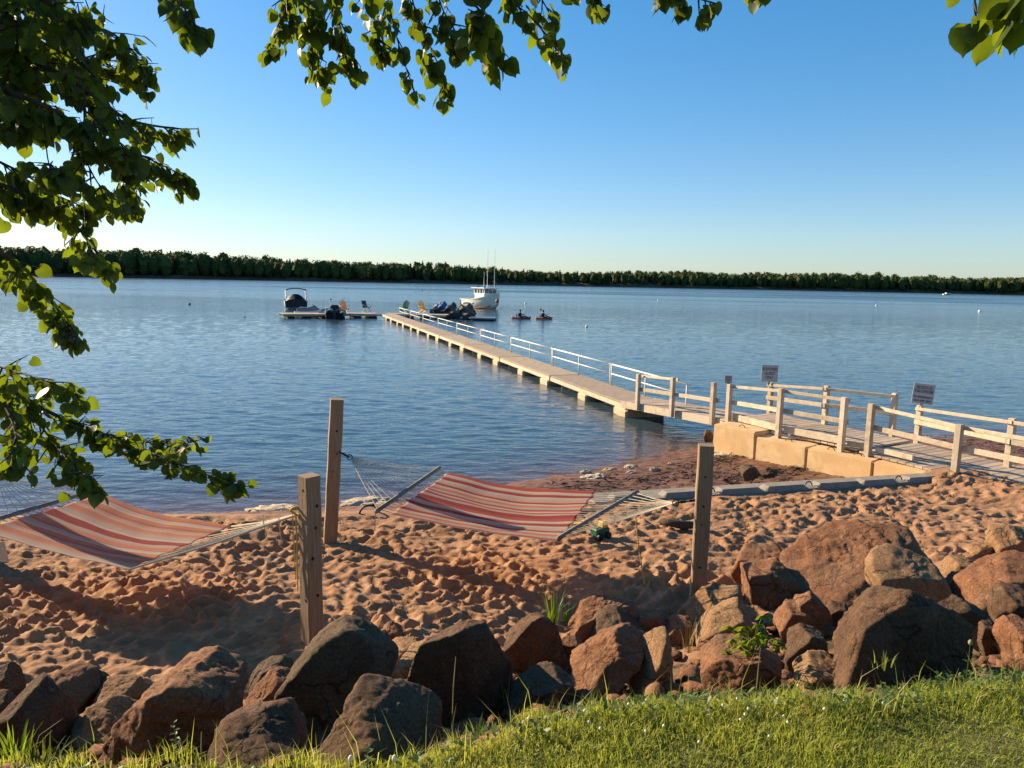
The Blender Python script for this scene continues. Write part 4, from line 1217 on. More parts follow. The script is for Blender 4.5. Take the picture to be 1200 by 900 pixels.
b = MB(); b.grid([[Vector((x, .62 * w * a, .5 + h * (1 - abs(a) ** 1.5))) for a in np.linspace(-1, 1, 7)] for x, w, h in ((.1, 1.1, .35), (.6, 1.15, .42), (1.5, 1.1, .38), (2.4, .7, .25))]); b.build('cover', M['black'], t, smooth=True)
b = MB(); b.box((.4, .62, .72), (.6, .12, .40), bev=.04); b.build('side_panel', M['cream'], t)

covered_craft(516, 369.5, 2.4, R(85), M['black'], M['blue'], 'watercraft under a blue cover beside the dock railing', s=1.35)
covered_craft(510, 369, 2.2, R(75), M['grey'], M['grey'], 'grey covered watercraft beside the amber chair', s=1.3)
covered_craft(524, 372.5, 2.9, R(80), M['black'], M['black'], 'black watercraft between the blue covered one and the silver trimmed one', s=1.4)
t = covered_craft(540, 374.5, 2.9, R(72), M['black'], M['black'], 'black watercraft with silver trim below the fishing boat', s=1.4)
b = MB(); b.tube([(1.5, -.40, 1.28), (2.1, -.30, 1.34), (2.4, 0, 1.28), (2.1, .30, 1.34), (1.5, .40, 1.28)], .08, 6); b.build('silver_trim', M['white'], t, smooth=True)
p = at_z(566, 375.5, WATER_Z); p.z = WATER_Z
t = thing('drive_on_float', 'flat grey drive-on float right of the black watercraft', 'float', p, R(-8))
b = MB(); b.box((0, 0, .20), (2.1, 1.3, .14), bev=.04); b.build('top', M['alu'], t)
b = MB(); b.box((.1, -.02, .05), (1.9, 1.1, .2), bev=.04); b.build('pontoon', M['dark_float'], t)
pa, pb_, pc = at_y(540, 357, 57.5), at_y(558, 368, 57), at_y(535, 364, 58)
b = MB(); b.tube([pc, pa, pb_], .07, 6); tag(b.build('hoist_arm', mk('olive metal', (.16, .17, .06), (.1, .1, .04), 5, .6)), 'bent olive hoist arm standing over the black watercraft', 'hoist')

# ---- kayakers
def skin_body(name, pts, edges, radii, mat, parent):
    me = bpy.data.meshes.new(name); me.from_pydata(pts, edges, []); o = bpy.data.objects.new(name, me); COL.objects.link(o)
    md = o.modifiers.new('skin', 'SKIN')
    for i, r_ in enumerate(radii):
        me.skin_vertices[0].data[i].radius = r_ if isinstance(r_, tuple) else (r_, r_)
    me.skin_vertices[0].data[0].use_root = True
    sd = o.modifiers.new('sub', 'SUBSURF'); sd.levels = 1; sd.render_levels = 1
    dg = bpy.context.evaluated_depsgraph_get()
    m2 = bpy.data.meshes.new_from_object(o.evaluated_get(dg)); m2.name = name
    bpy.data.objects.remove(o); bpy.data.meshes.remove(me)
    m2.materials.clear()
    for mm in (mat if isinstance(mat, list) else [mat]): m2.materials.append(mm)
    m2.polygons.foreach_set('use_smooth', [True] * len(m2.polygons))
    ob = bpy.data.objects.new(name, m2); COL.objects.link(ob); ob.parent = parent
    return ob
def kayaker(px, py, L, heading, kmat, top, klabel, plabel, palabel, turn):
    p = at_z(px, py, WATER_Z); p.z = WATER_Z
    k = thing('kayak', klabel, 'kayak', p, heading, 'kayaks paddling past the moorings')
    n = 14; rows = []
    for i in range(n + 1):
        s = -1 + 2 * i / n
        w = .36 * (1 - abs(s) ** 2.2) + .012; h0, h1 = -.10 + .14 * abs(s) ** 3, .13 + .09 * abs(s) ** 2.5
        rows.append([Vector((s * L / 2, w * math.cos(a), (h0 + h1) / 2 + (h1 - h0) / 2 * math.sin(a))) for a in np.linspace(0, 2 * math.pi, 12, endpoint=False)])
    b = MB(); b.grid(rows, close=True); b.f += [tuple(range(11, -1, -1)), tuple(len(b.v) - 12 + q for q in range(12))]; b.m += [0, 0]; b.build('hull', kmat, k, smooth=True)
    b = MB(); b.tube([Vector((.42 * math.cos(a) - .05, .27 * math.sin(a), .205)) for a in np.linspace(0, 2 * math.pi, 17)], .025, 6); b.build('cockpit_rim', M['black'], k, smooth=True)
    b = MB(); b.box((-.38, 0, .30), (.06, .34, .26), bev=.02); b.build('seat_back', M['black'], k)
    pr = thing('person', plabel, 'person', p + Vector((0, 0, .03)), heading, 'paddlers in kayaks')
    pr.scale = (.88, .88, .86)
    # one continuous body: 0 pelvis 1 waist 2 chest 3 neck 4 head 5 crown ...
    pts = [(-.15, 0, .12), (-.15, 0, .30), (-.12, 0, .50), (-.10, 0, .63), (-.09, 0, .72), (-.085, 0, .84),
           (-.11, .19, .55), (.06, .27, .38), (.26, .24, .40), (.32, .23, .42),
           (-.11, -.19, .55), (.06, -.27, .36), (.26, -.24, .36), (.32, -.23, .37),
           (.02, .11, .12), (.42, .12, .24), (.78, .10, .06), (.02, -.11, .12), (.42, -.12, .24), (.78, -.10, .06)]
    ed = [(0, 1), (1, 2), (2, 3), (3, 4), (4, 5), (2, 6), (6, 7), (7, 8), (8, 9), (2, 10), (10, 11), (11, 12), (12, 13), (0, 14), (14, 15), (15, 16), (0, 17), (17, 18), (18, 19)]
    rd_ = [.15, .13, (.15, .12), .06, .095, .085, .065, .05, .04, .045, .065, .05, .04, .045, .09, .065, .05, .09, .065, .05]
    body = skin_body('body', pts, ed, rd_, [M['skin'], top], pr)
    for pg in body.data.polygons:
        c = pg.center
        pg.material_index = 1 if (c.z < .60 and (c.x < .05 or c.z < .3)) else 0
    b = MB()
    rows = [[Vector((-.13 + (.175) * math.cos(a) * w, (.20) * math.sin(a) * w, z)) for a in np.linspace(0, 2 * math.pi, 14, endpoint=False)] for z, w in ((.22, .92), (.35, 1.0), (.50, 1.02), (.585, .8), (.60, .45))]
    b.grid(rows, close=True); b.build('life_vest', top, pr, smooth=True)
    b = MB(); b.lathe([(.10, .0), (.115, .06), (.10, .13), (.05, .17), (.005, .18)], 10, (-.10, 0, .735)); b.build('hair', M['hair'], pr, smooth=True)
    b = MB(); b.lathe([(.012, -.03), (.018, 0), (.006, .03)], 6, (.012, 0, .765)); b.build('nose', M['skin'], pr)
    pd = thing('paddle', palabel, 'paddle', p + Vector((0, 0, .03)), heading, 'kayak paddles')
    pd.scale = (.88, .88, .86)
    b = MB(); b.tube([(.33, .95, .40 + turn), (.34, -.95, .40 - turn)], .018, 6); b.build('shaft', M['black'], pd)
    for sg in (-1, 1):
        b = MB(); b.grid([[Vector((.33 + .012 * a * a, sg * (.9 + .40 * s), .40 + sg * turn * (.95 + .42 * s) / .95 + .08 * a * math.sin(math.pi * min(s + .15, 1)))) for a in (-1, -.5, 0, .5, 1)] for s in (0, .25, .5, .75, 1.0)])
        b.build('blade', M['black'], pd).modifiers.new('t', 'SOLIDIFY').thickness = .012
kayaker(610.5, 373.5, 1.75, R(-6), M['red'], M['shirt'], 'red kayak on the water right of the moorings', 'paddler in dark top sitting in the red kayak', 'black paddle held across the red kayak', .16)
kayaker(637.5, 374, 1.5, R(5), M['vest'], M['shirt'], 'orange kayak, the right of the two', 'paddler sitting upright in the orange kayak', 'black paddle held across the orange kayak', -.18)

# ---- buoys
def buoy(px, py, mat, r_, label, body=None):
    p = at_z(px, py, WATER_Z); p.z = WATER_Z
    k = r_ * p.y / FPX
    b = MB(); b.lathe([(.25 * k, -.5 * k), (.85 * k, -.2 * k), (1.0 * k, .25 * k), (.85 * k, .75 * k), (.45 * k, 1.1 * k), (.12 * k, 1.2 * k), (.12 * k, 1.45 * k), (.03 * k, 1.5 * k)], 10)
    o = b.build('buoy', mat, smooth=True); o.location = p
    tag(o, label, 'buoy', 'mooring buoys dotted over the bay')
buoy(222, 357, M['black'], 1.7, 'black buoy far left, the biggest on the left water')
buoy(287, 372, M['black'], 1.1, 'tiny dark buoy left of the speedboat')
buoy(387.5, 351, M['black'], 1.2, 'dark buoy right of the speedboat bimini')
buoy(405.5, 339, M['black'], .9, 'tiny dark buoy near the far shore above the orange chair')
buoy(403, 350, M['black'], .8, 'tiny dark buoy right above the orange chair')
buoy(494.5, 341, M['black'], .9, 'tiny dark buoy left of the fishing boat near the far shore')
buoy(491, 358, M['black'], 1.1, 'dark buoy just above the amber chair')
buoy(615.7, 356, M['white'], 1.4, 'white buoy above the red kayak')
buoy(633.7, 363, M['black'], 1.3, 'dark buoy just above the orange kayak')
buoy(687.5, 383, M['white'], 1.7, 'white buoy right of the orange kayak')
buoy(1027, 358.5, M['white'], 1.3, 'small white buoy on the far right water')
buoy(1148, 365.5, M['white'], 1.7, 'white buoy nearest the right edge')
buoy(771, 352, M['white'], .9, 'tiny white buoy in the middle of the right water')
p = at_z(1105, 345.6, WATER_Z); p.z = WATER_Z
t = thing('moored_boat', 'tiny pale boat moored under the far right shore', 'boat', p, R(10))
b, i_, _ = hull_mesh(4.5, 1.6, .6, .3, .2); b.build('hull', M['alu'], t, smooth=True); i_.build('inner_hull', M['alu'], t)
b = MB(); b.box((2.0, 0, .8), (1.2, 1.0, .5), taper=.85); b.build('cabin', M['alu'], t)

# ================================================================== BOULDERS
_ico = {}
def ico(n):
    if n not in _ico:
        bm = bmesh.new(); bmesh.ops.create_icosphere(bm, subdivisions=n, radius=1)
        bm.verts.ensure_lookup_table()
        v = np.array([p.co[:] for p in bm.verts]); f = np.array([[q.index for q in fc.verts] for fc in bm.faces]); bm.free()
        _ico[n] = (v / np.linalg.norm(v, axis=1)[:, None], f)
    return _ico[n]
def hit_ground(px, py):
    v = ray(px, py); t = 1.2
    while t < 30:
        p = CAM_P + v * t
        if p.z < float(ground(p.x, p.y)): return p
        t += .02
    return CAM_P + v * 30
def noise3(P, f, octv, seed, H=1.0):
    out = np.empty(len(P))
    o = Vector((seed * 3.17, seed * 1.31, seed * 7.7))
    for i, q in enumerate(P):
        out[i] = mnoise.fractal(Vector(q) * f + o, H, 2.1, octv)
    return out
def boulder(poly, mat, label, seed, yc=None, thick=None, p=75, sub=5, rough=1.0, foot=None, front=None, name='boulder', group='boulders of the armour stone bank', top=None, strata=0.0, cuts=(.84, .97), shrink=.93):
    if len(poly) == 4 and not isinstance(poly[0], tuple):
        x0, y0, x1, y1 = poly; r_ = random.Random(seed); j = lambda a: r_.uniform(-a, a)
        w, h = x1 - x0, y1 - y0
        poly = [(x0 + w * (.25 + j(.12)), y0 + h * abs(j(.12))), (x1 - w * (.28 + j(.15)), y0 + h * abs(j(.15))), (x1, y0 + h * (.45 + j(.15))), (x1 - w * (.1 + abs(j(.1))), y1), (x0 + w * (.1 + abs(j(.1))), y1), (x0, y0 + h * (.5 + j(.15)))]
    rs = random.Random(seed)
    xs = [q[0] for q in poly]; ys = [q[1] for q in poly]
    cx, cy = (min(xs) + max(xs)) / 2, (min(ys) + max(ys)) / 2
    if yc is None:
        g = hit_ground(cx, (foot if foot is not None else max(ys)) - .08 * (max(ys) - min(ys)))
        wid = (max(xs) - min(xs)) / FPX * g.y
        thick = thick or min(max(wid * .85, .18), .75)
        yc = g.y + thick * .38
    c = at_y(cx, cy, yc)
    W = [at_y(px, py, yc) for px, py in poly]
    wid = max(q.x for q in W) - min(q.x for q in W)
    thick = thick or min(max(wid * .8, .15), .75)
    planes = []
    n = len(W)
    # winding in image: make outward normals
    area = sum(poly[i][0] * poly[(i + 1) % n][1] - poly[(i + 1) % n][0] * poly[i][1] for i in range(n))
    for i in range(n):
        a, b_ = W[i], W[(i + 1) % n]
        e = b_ - a; e2 = Vector((e.x, 0, e.z))
        nv = Vector((e2.z, 0, -e2.x)) if area < 0 else Vector((-e2.z, 0, e2.x))
        if nv.length < 1e-6: continue
        nv.normalize()
        mid = (a + b_) / 2
        if nv.dot(mid - c) < 0: nv = -nv
        ty = rs.uniform(-.35, .35) if nv.x > -.15 else rs.uniform(.0, .5)
        if nv.z > .5: ty = rs.uniform(-.45, .05) if top is None else top      # upper faces lean towards the viewer a little
        h_ = max(nv.dot(mid - c), .02)
        v3 = Vector((nv.x, ty, nv.z)).normalized()
        planes.append((v3, h_ * v3.dot(nv) if ty == 0 else h_ * (nv.x * v3.x + nv.z * v3.z)))
    fr = front or [(rs.uniform(-.12, .15), rs.uniform(-.1, .3)), (rs.uniform(.25, .7), rs.uniform(-.2, .4))]
    for (a, b_) in fr:
        planes.append((Vector((a, -1, b_)).normalized(), thick * .5 * rs.uniform(.85, 1.1)))
    for k in range(2):
        planes.append((Vector((rs.uniform(-.5, .5), 1, rs.uniform(-.2, .6))).normalized(), thick * .5 * rs.uniform(.85, 1.15)))
    for k in range(9):
        d = Vector((rs.uniform(-1, 1), rs.uniform(-1, 1), rs.uniform(-.4, 1))).normalized()
        if d.x < .1 and d.y < -.1 and mat in ('rock_brown', 'rock_grey', 'rock_red'): d.y = abs(d.y)
        sup = max(d.dot(q - c) for q in W) + abs(d.y) * thick * .42
        planes.append((d, sup * rs.uniform(*cuts)))
    D, Fc = ico(sub)
    Nn = np.array([q[0][:] for q in planes]); Hh = np.array([max(q[1], .02) for q in planes])
    dots = np.clip(D @ Nn.T / Hh[None, :], 0, None)
    r = (dots ** p).sum(1) ** (-1.0 / p)
    V = D * r[:, None]
    size = (max(wid, .15) + thick) / 2
    wp_ = V / size
    # broken, layered surface
    d1 = noise3(wp_, 1.5, 3, seed)
    d2 = noise3(wp_, 4.5, 5, seed + 50, .8)
    d3 = np.abs(noise3(wp_, 3.0, 3, seed + 90))
    d4 = noise3(wp_, 13.0, 4, seed + 130, .6)
    disp = (.045 * d1 + .022 * d2 + .010 * d4 - .012 * np.clip(.22 - d3, 0, .22) / .22) * size * rough
    if strata:
        disp += strata * size * .02 * np.sin(V @ np.array([.35, .2, 1.0]) * 75 + 3 * d1)
    V = (V + D * disp[:, None]) * shrink
    ob = np_mesh(name, V + 0.0, Fc, M[mat])
    ob.location = c
    tag(ob, label, 'boulder', group)
    return ob
T = lambda *a: list(a)
# --- far right cluster first (the farthest)
boulder(T((872, 668), (905, 660), (930, 668), (938, 700), (925, 716), (885, 714), (872, 700)), 'rock_red', 'pitted red-brown boulder at the left end of the big flat slab', 1, thick=.5)
boulder(T((905, 662), (965, 640), (1030, 622), (1072, 619), (1092, 655), (1090, 690), (1030, 716), (950, 716), (915, 700)), 'rock_red', 'largest flat topped red slab leaning up behind the pale block', 2, thick=.9, sub=6, front=[(-.15, 1.0), (.3, .7)], top=-.35, p=60, cuts=(.95, 1.0))
boulder((852, 642, 935, 694), 'rock_red', 'long red slab lying behind the pitted boulder right of the post', 3, thick=.45, foot=690)
boulder(T((1015, 657), (1050, 654), (1098, 660), (1109, 680), (1100, 698), (1060, 700), (1018, 694)), 'rock_tan', 'pale tan block with rough edges resting against the big red slab', 4, thick=.4, yc=4.9)
boulder((1098, 652, 1166, 692), 'rock_tan', 'low tan boulder between the pale block and the right edge rocks', 5, thick=.4)
boulder((1104, 668, 1138, 704), 'rock_red', 'small shaded stone right of the pale block', 6, thick=.25)
boulder(T((1160, 630), (1185, 620), (1222, 626), (1222, 664), (1165, 664)), 'rock_tan', 'rugged pale tan rock at the right edge, highest of the bank', 7, thick=.4, rough=1.6)
boulder((1134, 636, 1170, 657), 'rock_tan', 'small tan stone left of the rugged pale rock at the right edge', 8, thick=.22)
boulder(T((1120, 692), (1140, 672), (1180, 658), (1225, 654), (1230, 715), (1160, 724), (1125, 712)), 'rock_red', 'large reddish tan boulder cut by the right edge', 9, thick=.6)
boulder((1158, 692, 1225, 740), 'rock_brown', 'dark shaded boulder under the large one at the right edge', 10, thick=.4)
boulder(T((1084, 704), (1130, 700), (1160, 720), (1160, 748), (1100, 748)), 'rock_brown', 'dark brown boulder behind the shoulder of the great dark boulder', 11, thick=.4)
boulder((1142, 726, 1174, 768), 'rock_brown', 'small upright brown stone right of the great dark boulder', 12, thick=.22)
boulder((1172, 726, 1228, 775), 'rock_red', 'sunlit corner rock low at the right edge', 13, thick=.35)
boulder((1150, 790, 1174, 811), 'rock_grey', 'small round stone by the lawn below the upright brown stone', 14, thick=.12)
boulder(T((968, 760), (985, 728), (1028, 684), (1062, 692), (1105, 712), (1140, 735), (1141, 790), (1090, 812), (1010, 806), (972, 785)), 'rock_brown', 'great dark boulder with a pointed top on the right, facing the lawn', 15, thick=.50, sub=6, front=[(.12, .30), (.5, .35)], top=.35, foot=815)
boulder((906, 706, 962, 752), 'rock_red', 'rounded red-brown stone below the pitted boulder', 16, thick=.3)
boulder(T((932, 704), (948, 691), (962, 700), (978, 735), (972, 750), (940, 745)), 'rock_red', 'thin upright red stone wedged left of the great dark boulder', 17, thick=.22)
boulder((966, 705, 999, 738), 'rock_brown', 'small dark stone between the upright red stone and great dark boulder', 18, thick=.22)
boulder((984, 694, 1014, 718), 'rock_tan', 'small pale stone peeping above the great dark boulder', 19, thick=.2)
boulder(T((920, 750), (940, 734), (966, 745), (974, 775), (950, 786), (918, 780)), 'rock_brown', 'dark brown boulder right of the bright green creeper', 20, thick=.32)
boulder(T((928, 790), (950, 774), (990, 782), (1013, 797), (1004, 816), (935, 818)), 'rock_tan', 'low sunlit stone at the lawn edge before the great dark boulder', 21, thick=.3)
# --- middle
boulder(T((800, 715), (830, 690), (868, 686), (875, 710), (850, 735), (805, 738)), 'rock_tan', 'tan boulder at the foot of the right timber post', 22, thick=.4)
boulder(T((811, 748), (835, 720), (868, 706), (884, 725), (880, 758), (818, 762)), 'rock_tan', 'smooth tan boulder behind the bright green creeper', 23, thick=.4)
boulder(T((816, 778), (835, 758), (890, 755), (918, 778), (915, 806), (850, 818), (825, 806)), 'rock_red', 'squat boulder at the lawn edge with a dark front and sunlit left edge', 24, thick=.42, sub=6, front=[(.25, .05), (-.9, .2)], foot=824)
boulder((742, 712, 800, 750), 'rock_red', 'pinkish rough stone left of the right timber post', 25, thick=.3)
boulder((780, 722, 816, 756), 'rock_red', 'small red stone under the dry grass by the right post', 26, thick=.25)
boulder(T((661, 735), (680, 708), (705, 701), (745, 707), (752, 730), (700, 752), (668, 752)), 'rock_red', 'long red boulder with sunlit left end behind the grey topped slab', 27, thick=.4, sub=6)
boulder(T((680, 745), (705, 718), (725, 716), (770, 745), (768, 762), (690, 764)), 'rock_grey', 'grey topped tilted slab in the middle of the bank', 28, thick=.4)
boulder(T((664, 778), (690, 757), (720, 741), (760, 758), (782, 742), (786, 790), (770, 818), (690, 818)), 'rock_red', 'broad red boulder with a hollow sunlit top and raised right end', 29, thick=.5, sub=6, foot=822, front=[(.1, .55), (.4, .1)])
boulder(T((735, 790), (774, 742), (784, 738), (791, 790), (776, 818), (744, 816)), 'rock_tan', 'upright horn of tan rock at the end of the broad red boulder', 30, thick=.4)
boulder((652, 744, 684, 778), 'rock_red', 'small red stone beside the dark angular block', 31, thick=.2)
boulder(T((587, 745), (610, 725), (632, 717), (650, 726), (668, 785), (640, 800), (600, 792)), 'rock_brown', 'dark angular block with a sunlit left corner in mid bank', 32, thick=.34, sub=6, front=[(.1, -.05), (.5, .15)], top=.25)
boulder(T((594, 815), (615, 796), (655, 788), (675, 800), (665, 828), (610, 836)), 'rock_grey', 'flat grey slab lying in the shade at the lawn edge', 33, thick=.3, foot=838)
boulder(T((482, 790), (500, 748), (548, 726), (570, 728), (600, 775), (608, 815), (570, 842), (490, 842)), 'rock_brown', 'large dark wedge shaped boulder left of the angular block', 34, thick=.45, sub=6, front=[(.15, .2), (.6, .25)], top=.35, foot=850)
boulder(T((460, 790), (470, 768), (500, 757), (512, 775), (500, 800), (464, 800)), 'rock_tan', 'sunlit tan slab between the rounded boulder and dark wedge', 35, thick=.35)
boulder((456, 748, 508, 776), 'rock_tan', 'low broken ledge on the sand behind the rounded boulder', 36, thick=.3)
boulder((446, 731, 474, 749), 'rock_red', 'small flat red stone lying on the sand', 37, thick=.2)
# --- left
boulder(T((326, 800), (345, 765), (380, 728), (415, 717), (448, 735), (464, 775), (455, 810), (430, 840), (395, 880), (362, 872), (335, 835)), 'rock_grey', 'big rounded grey brown boulder before the pale timber post', 38, thick=.55, sub=6, p=18, front=[(.12, .30), (.5, .2)], foot=878, rough=.8)
boulder(T((383, 850), (395, 828), (420, 817), (475, 828), (513, 862), (510, 910), (440, 925), (388, 912)), 'rock_brown', 'front boulder at the lawn edge below the big rounded one', 39, thick=.55, sub=6, p=36, foot=925, front=[(.0, .3), (.4, .3)])
boulder(T((278, 845), (290, 812), (322, 788), (345, 795), (355, 830), (352, 852)), 'rock_red', 'jagged red rock wedged left of the big rounded boulder', 40, thick=.3, rough=1.5)
boulder(T((282, 806), (300, 782), (330, 772), (345, 780), (342, 812), (290, 815)), 'rock_grey', 'grey slab on the sand between the left rocks', 41, thick=.35)
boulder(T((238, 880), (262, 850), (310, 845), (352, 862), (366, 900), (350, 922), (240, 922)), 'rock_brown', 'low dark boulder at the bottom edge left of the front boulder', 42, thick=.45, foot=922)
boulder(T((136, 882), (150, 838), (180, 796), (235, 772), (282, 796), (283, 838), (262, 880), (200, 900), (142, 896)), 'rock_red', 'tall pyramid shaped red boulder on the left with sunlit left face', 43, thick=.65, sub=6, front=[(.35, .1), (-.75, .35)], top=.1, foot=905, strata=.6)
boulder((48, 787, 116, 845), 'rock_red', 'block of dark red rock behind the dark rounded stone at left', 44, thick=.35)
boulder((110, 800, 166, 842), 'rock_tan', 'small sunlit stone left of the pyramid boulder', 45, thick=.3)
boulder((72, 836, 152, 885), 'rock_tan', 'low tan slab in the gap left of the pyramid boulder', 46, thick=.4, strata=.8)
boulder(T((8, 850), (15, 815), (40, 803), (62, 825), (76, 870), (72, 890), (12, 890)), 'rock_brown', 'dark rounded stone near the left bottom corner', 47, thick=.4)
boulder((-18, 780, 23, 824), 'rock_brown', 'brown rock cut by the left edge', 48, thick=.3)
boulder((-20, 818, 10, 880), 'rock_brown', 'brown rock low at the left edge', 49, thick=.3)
# small stones along the wet beach
boulder(T((866, 552), (872, 545), (884, 545), (892, 556), (880, 562), (868, 560)), 'rock_grey', 'lone weathered stone on the wet sand before the concrete blocks', 60, thick=.25, yc=12.0, rough=1.4, group='stones on the wet beach')
boulder((824, 504, 836, 516), 'rock_brown', 'dark stone at the waterline by the first concrete block', 61, yc=15.0, thick=.3, group='stones on the wet beach')
boulder((890, 549, 912, 557), 'rock_brown', 'dark weed covered stone right of the lone weathered stone', 62, yc=12.1, thick=.3, rough=1.8, group='stones on the wet beach')
# dark driftwood behind the right post
p = at_z(790, 619, .03)
b = MB(); b.tube([p + Vector((-.16, .05, .05)), p + Vector((-.05, .0, .07)), p + Vector((.10, -.03, .05)), p + Vector((.36, .05, .03))], [.03, .05, .055, .03], 8)
tag(b.build('driftwood', M['bark'], smooth=True), 'dark driftwood log lying on the sand behind the right post', 'driftwood')

# ---- rubble in the gaps between the boulders
def rubble():
    g = random.Random(31); V, F = [], []; D, Fc = ico(2); b0 = 0
    for k in range(700):
        x = g.uniform(-2.6, 4.2); le = float(lawn_edge(x)); bf = float(bank_foot(x))
        y = le + .05 + (bf - le) * g.random()
        z = float(ground(x, y)); r_ = g.uniform(.012, .05) if g.random() < .85 else g.uniform(.05, .085)
        S = np.array([g.uniform(.8, 1.5), g.uniform(.8, 1.3), g.uniform(.5, .9)]) * r_
        J = 1 + .28 * np.array([g.uniform(-1, 1) for _ in range(len(D))])
        V.append(D * S * J[:, None] + np.array([x, y, z + r_ * .25])); F.append(Fc + b0); b0 += len(D)
    o = np_mesh('rubble', np.concatenate(V), np.concatenate(F), M['rock_red'], smooth=False)
    o['kind'] = 'stuff'; tag(o, 'small red stones and crumbs filling the gaps between boulders', 'rubble')
rubble()

# ---- pale froth along the waterline
def foam(px0, px1, py0, py1, label, seed, lift=0.0):
    cx, cy = (px0 + px1) / 2, (py0 + py1) / 2
    c = at_z(cx, py1 - (py1 - py0) * .25, WATER_Z + .03)
    g = float(ground(c.x, c.y)); c = at_z(cx, py1 - (py1 - py0) * .25, max(g, WATER_Z))
    hw = (px1 - px0) / 2 / FPX * c.y; hh = max((py1 - py0) / FPX * c.y * .42, .025)
    D, Fc = ico(5)
    ns = noise3(D * np.array([hw / max(hh, .05) * .25, 1, 1]), 2.2, 4, seed)
    S = np.array([hw, min(hw * .6, .28), hh])
    sl = math.atan((shore(c.x + hw) - shore(c.x - hw)) / (2 * hw))
    V = D * S * (1 + .38 * ns[:, None])
    V[:, 1] += np.sin(V[:, 0] * 5 + seed) * .05 * min(hw, 1)
    ca, sa = math.cos(sl), math.sin(sl)
    V = np.stack([V[:, 0] * ca - V[:, 1] * sa, V[:, 0] * sa + V[:, 1] * ca, V[:, 2]], -1)
    o = np_mesh('froth_clump', V, Fc, M['foam']); o.location = c
    tag(o, label, 'froth', 'pale froth clumps along the waterline')
foam(397, 458, 580, 594, 'long roll of pale froth right of the leaning post', 1)
foam(286, 356, 591, 602, 'long roll of pale froth left of the pale timber post', 2)
foam(679, 694, 548, 556, 'left clump of pale froth above the right end of the hammock', 3)
foam(678, 712, 554, 561, 'lowest flat clump of pale froth behind the red hammock', 4)
foam(705, 722, 546, 552, 'pale froth right of the left clump by the waterline', 5)
foam(729, 749, 543, 549, 'pale froth clump in the middle of the wet beach edge', 6)
foam(733, 748, 550, 555, 'small pale froth patch below the middle clump', 7)
foam(759, 773, 545, 553, 'rounded pale froth clump left of the right post', 8)
foam(781, 791, 541, 545, 'smallest pale froth clump nearest the right post', 9)
foam(833, 864, 530, 534, 'thin streak of pale froth at the foot of the first concrete block', 10)
foam(1079, 1097, 509, 517, 'pale froth clump seen under the boardwalk rail', 11)

# ---- seaweed wrack on the wet beach
def wrack():
    g = np.random.default_rng(5); V = []
    for (px0, py0, px1, py1, n, spr) in ((560, 588, 760, 574, 500, .05), (660, 577, 845, 553, 900, .09), (640, 573, 800, 552, 500, .10), (740, 561, 850, 533, 900, .12), (830, 566, 935, 548, 1400, .10), (800, 578, 960, 566, 1200, .08), (830, 540, 880, 530, 600, .12), (850, 558, 960, 545, 600, .2), (1100, 516, 1200, 512, 900, .30), (1130, 530, 1200, 526, 500, .25), (290, 606, 350, 603, 200, .05), (440, 597, 560, 584, 250, .06)):
        a, b_ = at_z(px0, py0, -.4), at_z(px1, py1, -.4)
        for k in range(int(n * .24)):
            t = g.random(); x = a.x + (b_.x - a.x) * t + g.normal() * spr * .5; y = a.y + (b_.y - a.y) * t + g.normal() * spr * (1 + .5 * math.sin(t * 17)) * 1.6
            z = float(ground(x, y)) + .012 + abs(g.normal()) * .014
            if z < WATER_Z: continue
            an = g.normal() * .6 + .3; l = g.uniform(.03, .11); w = g.uniform(.005, .016)
            d = np.array([math.cos(an), math.sin(an), g.normal() * .12]) * l; e = np.array([-math.sin(an), math.cos(an), g.normal() * .5]) * w
            c = np.array([x, y, z])
            V += [c - d - e, c - d * .2 + e * 1.2, c + d + [0, 0, .006]]
    V = np.array(V); o = np_mesh('seaweed', V, np.arange(len(V)).reshape(-1, 3), M['weed'], smooth=False)
    o['kind'] = 'stuff'; tag(o, 'dark seaweed wrack strewn in bands over the wet sand', 'seaweed')
wrack()

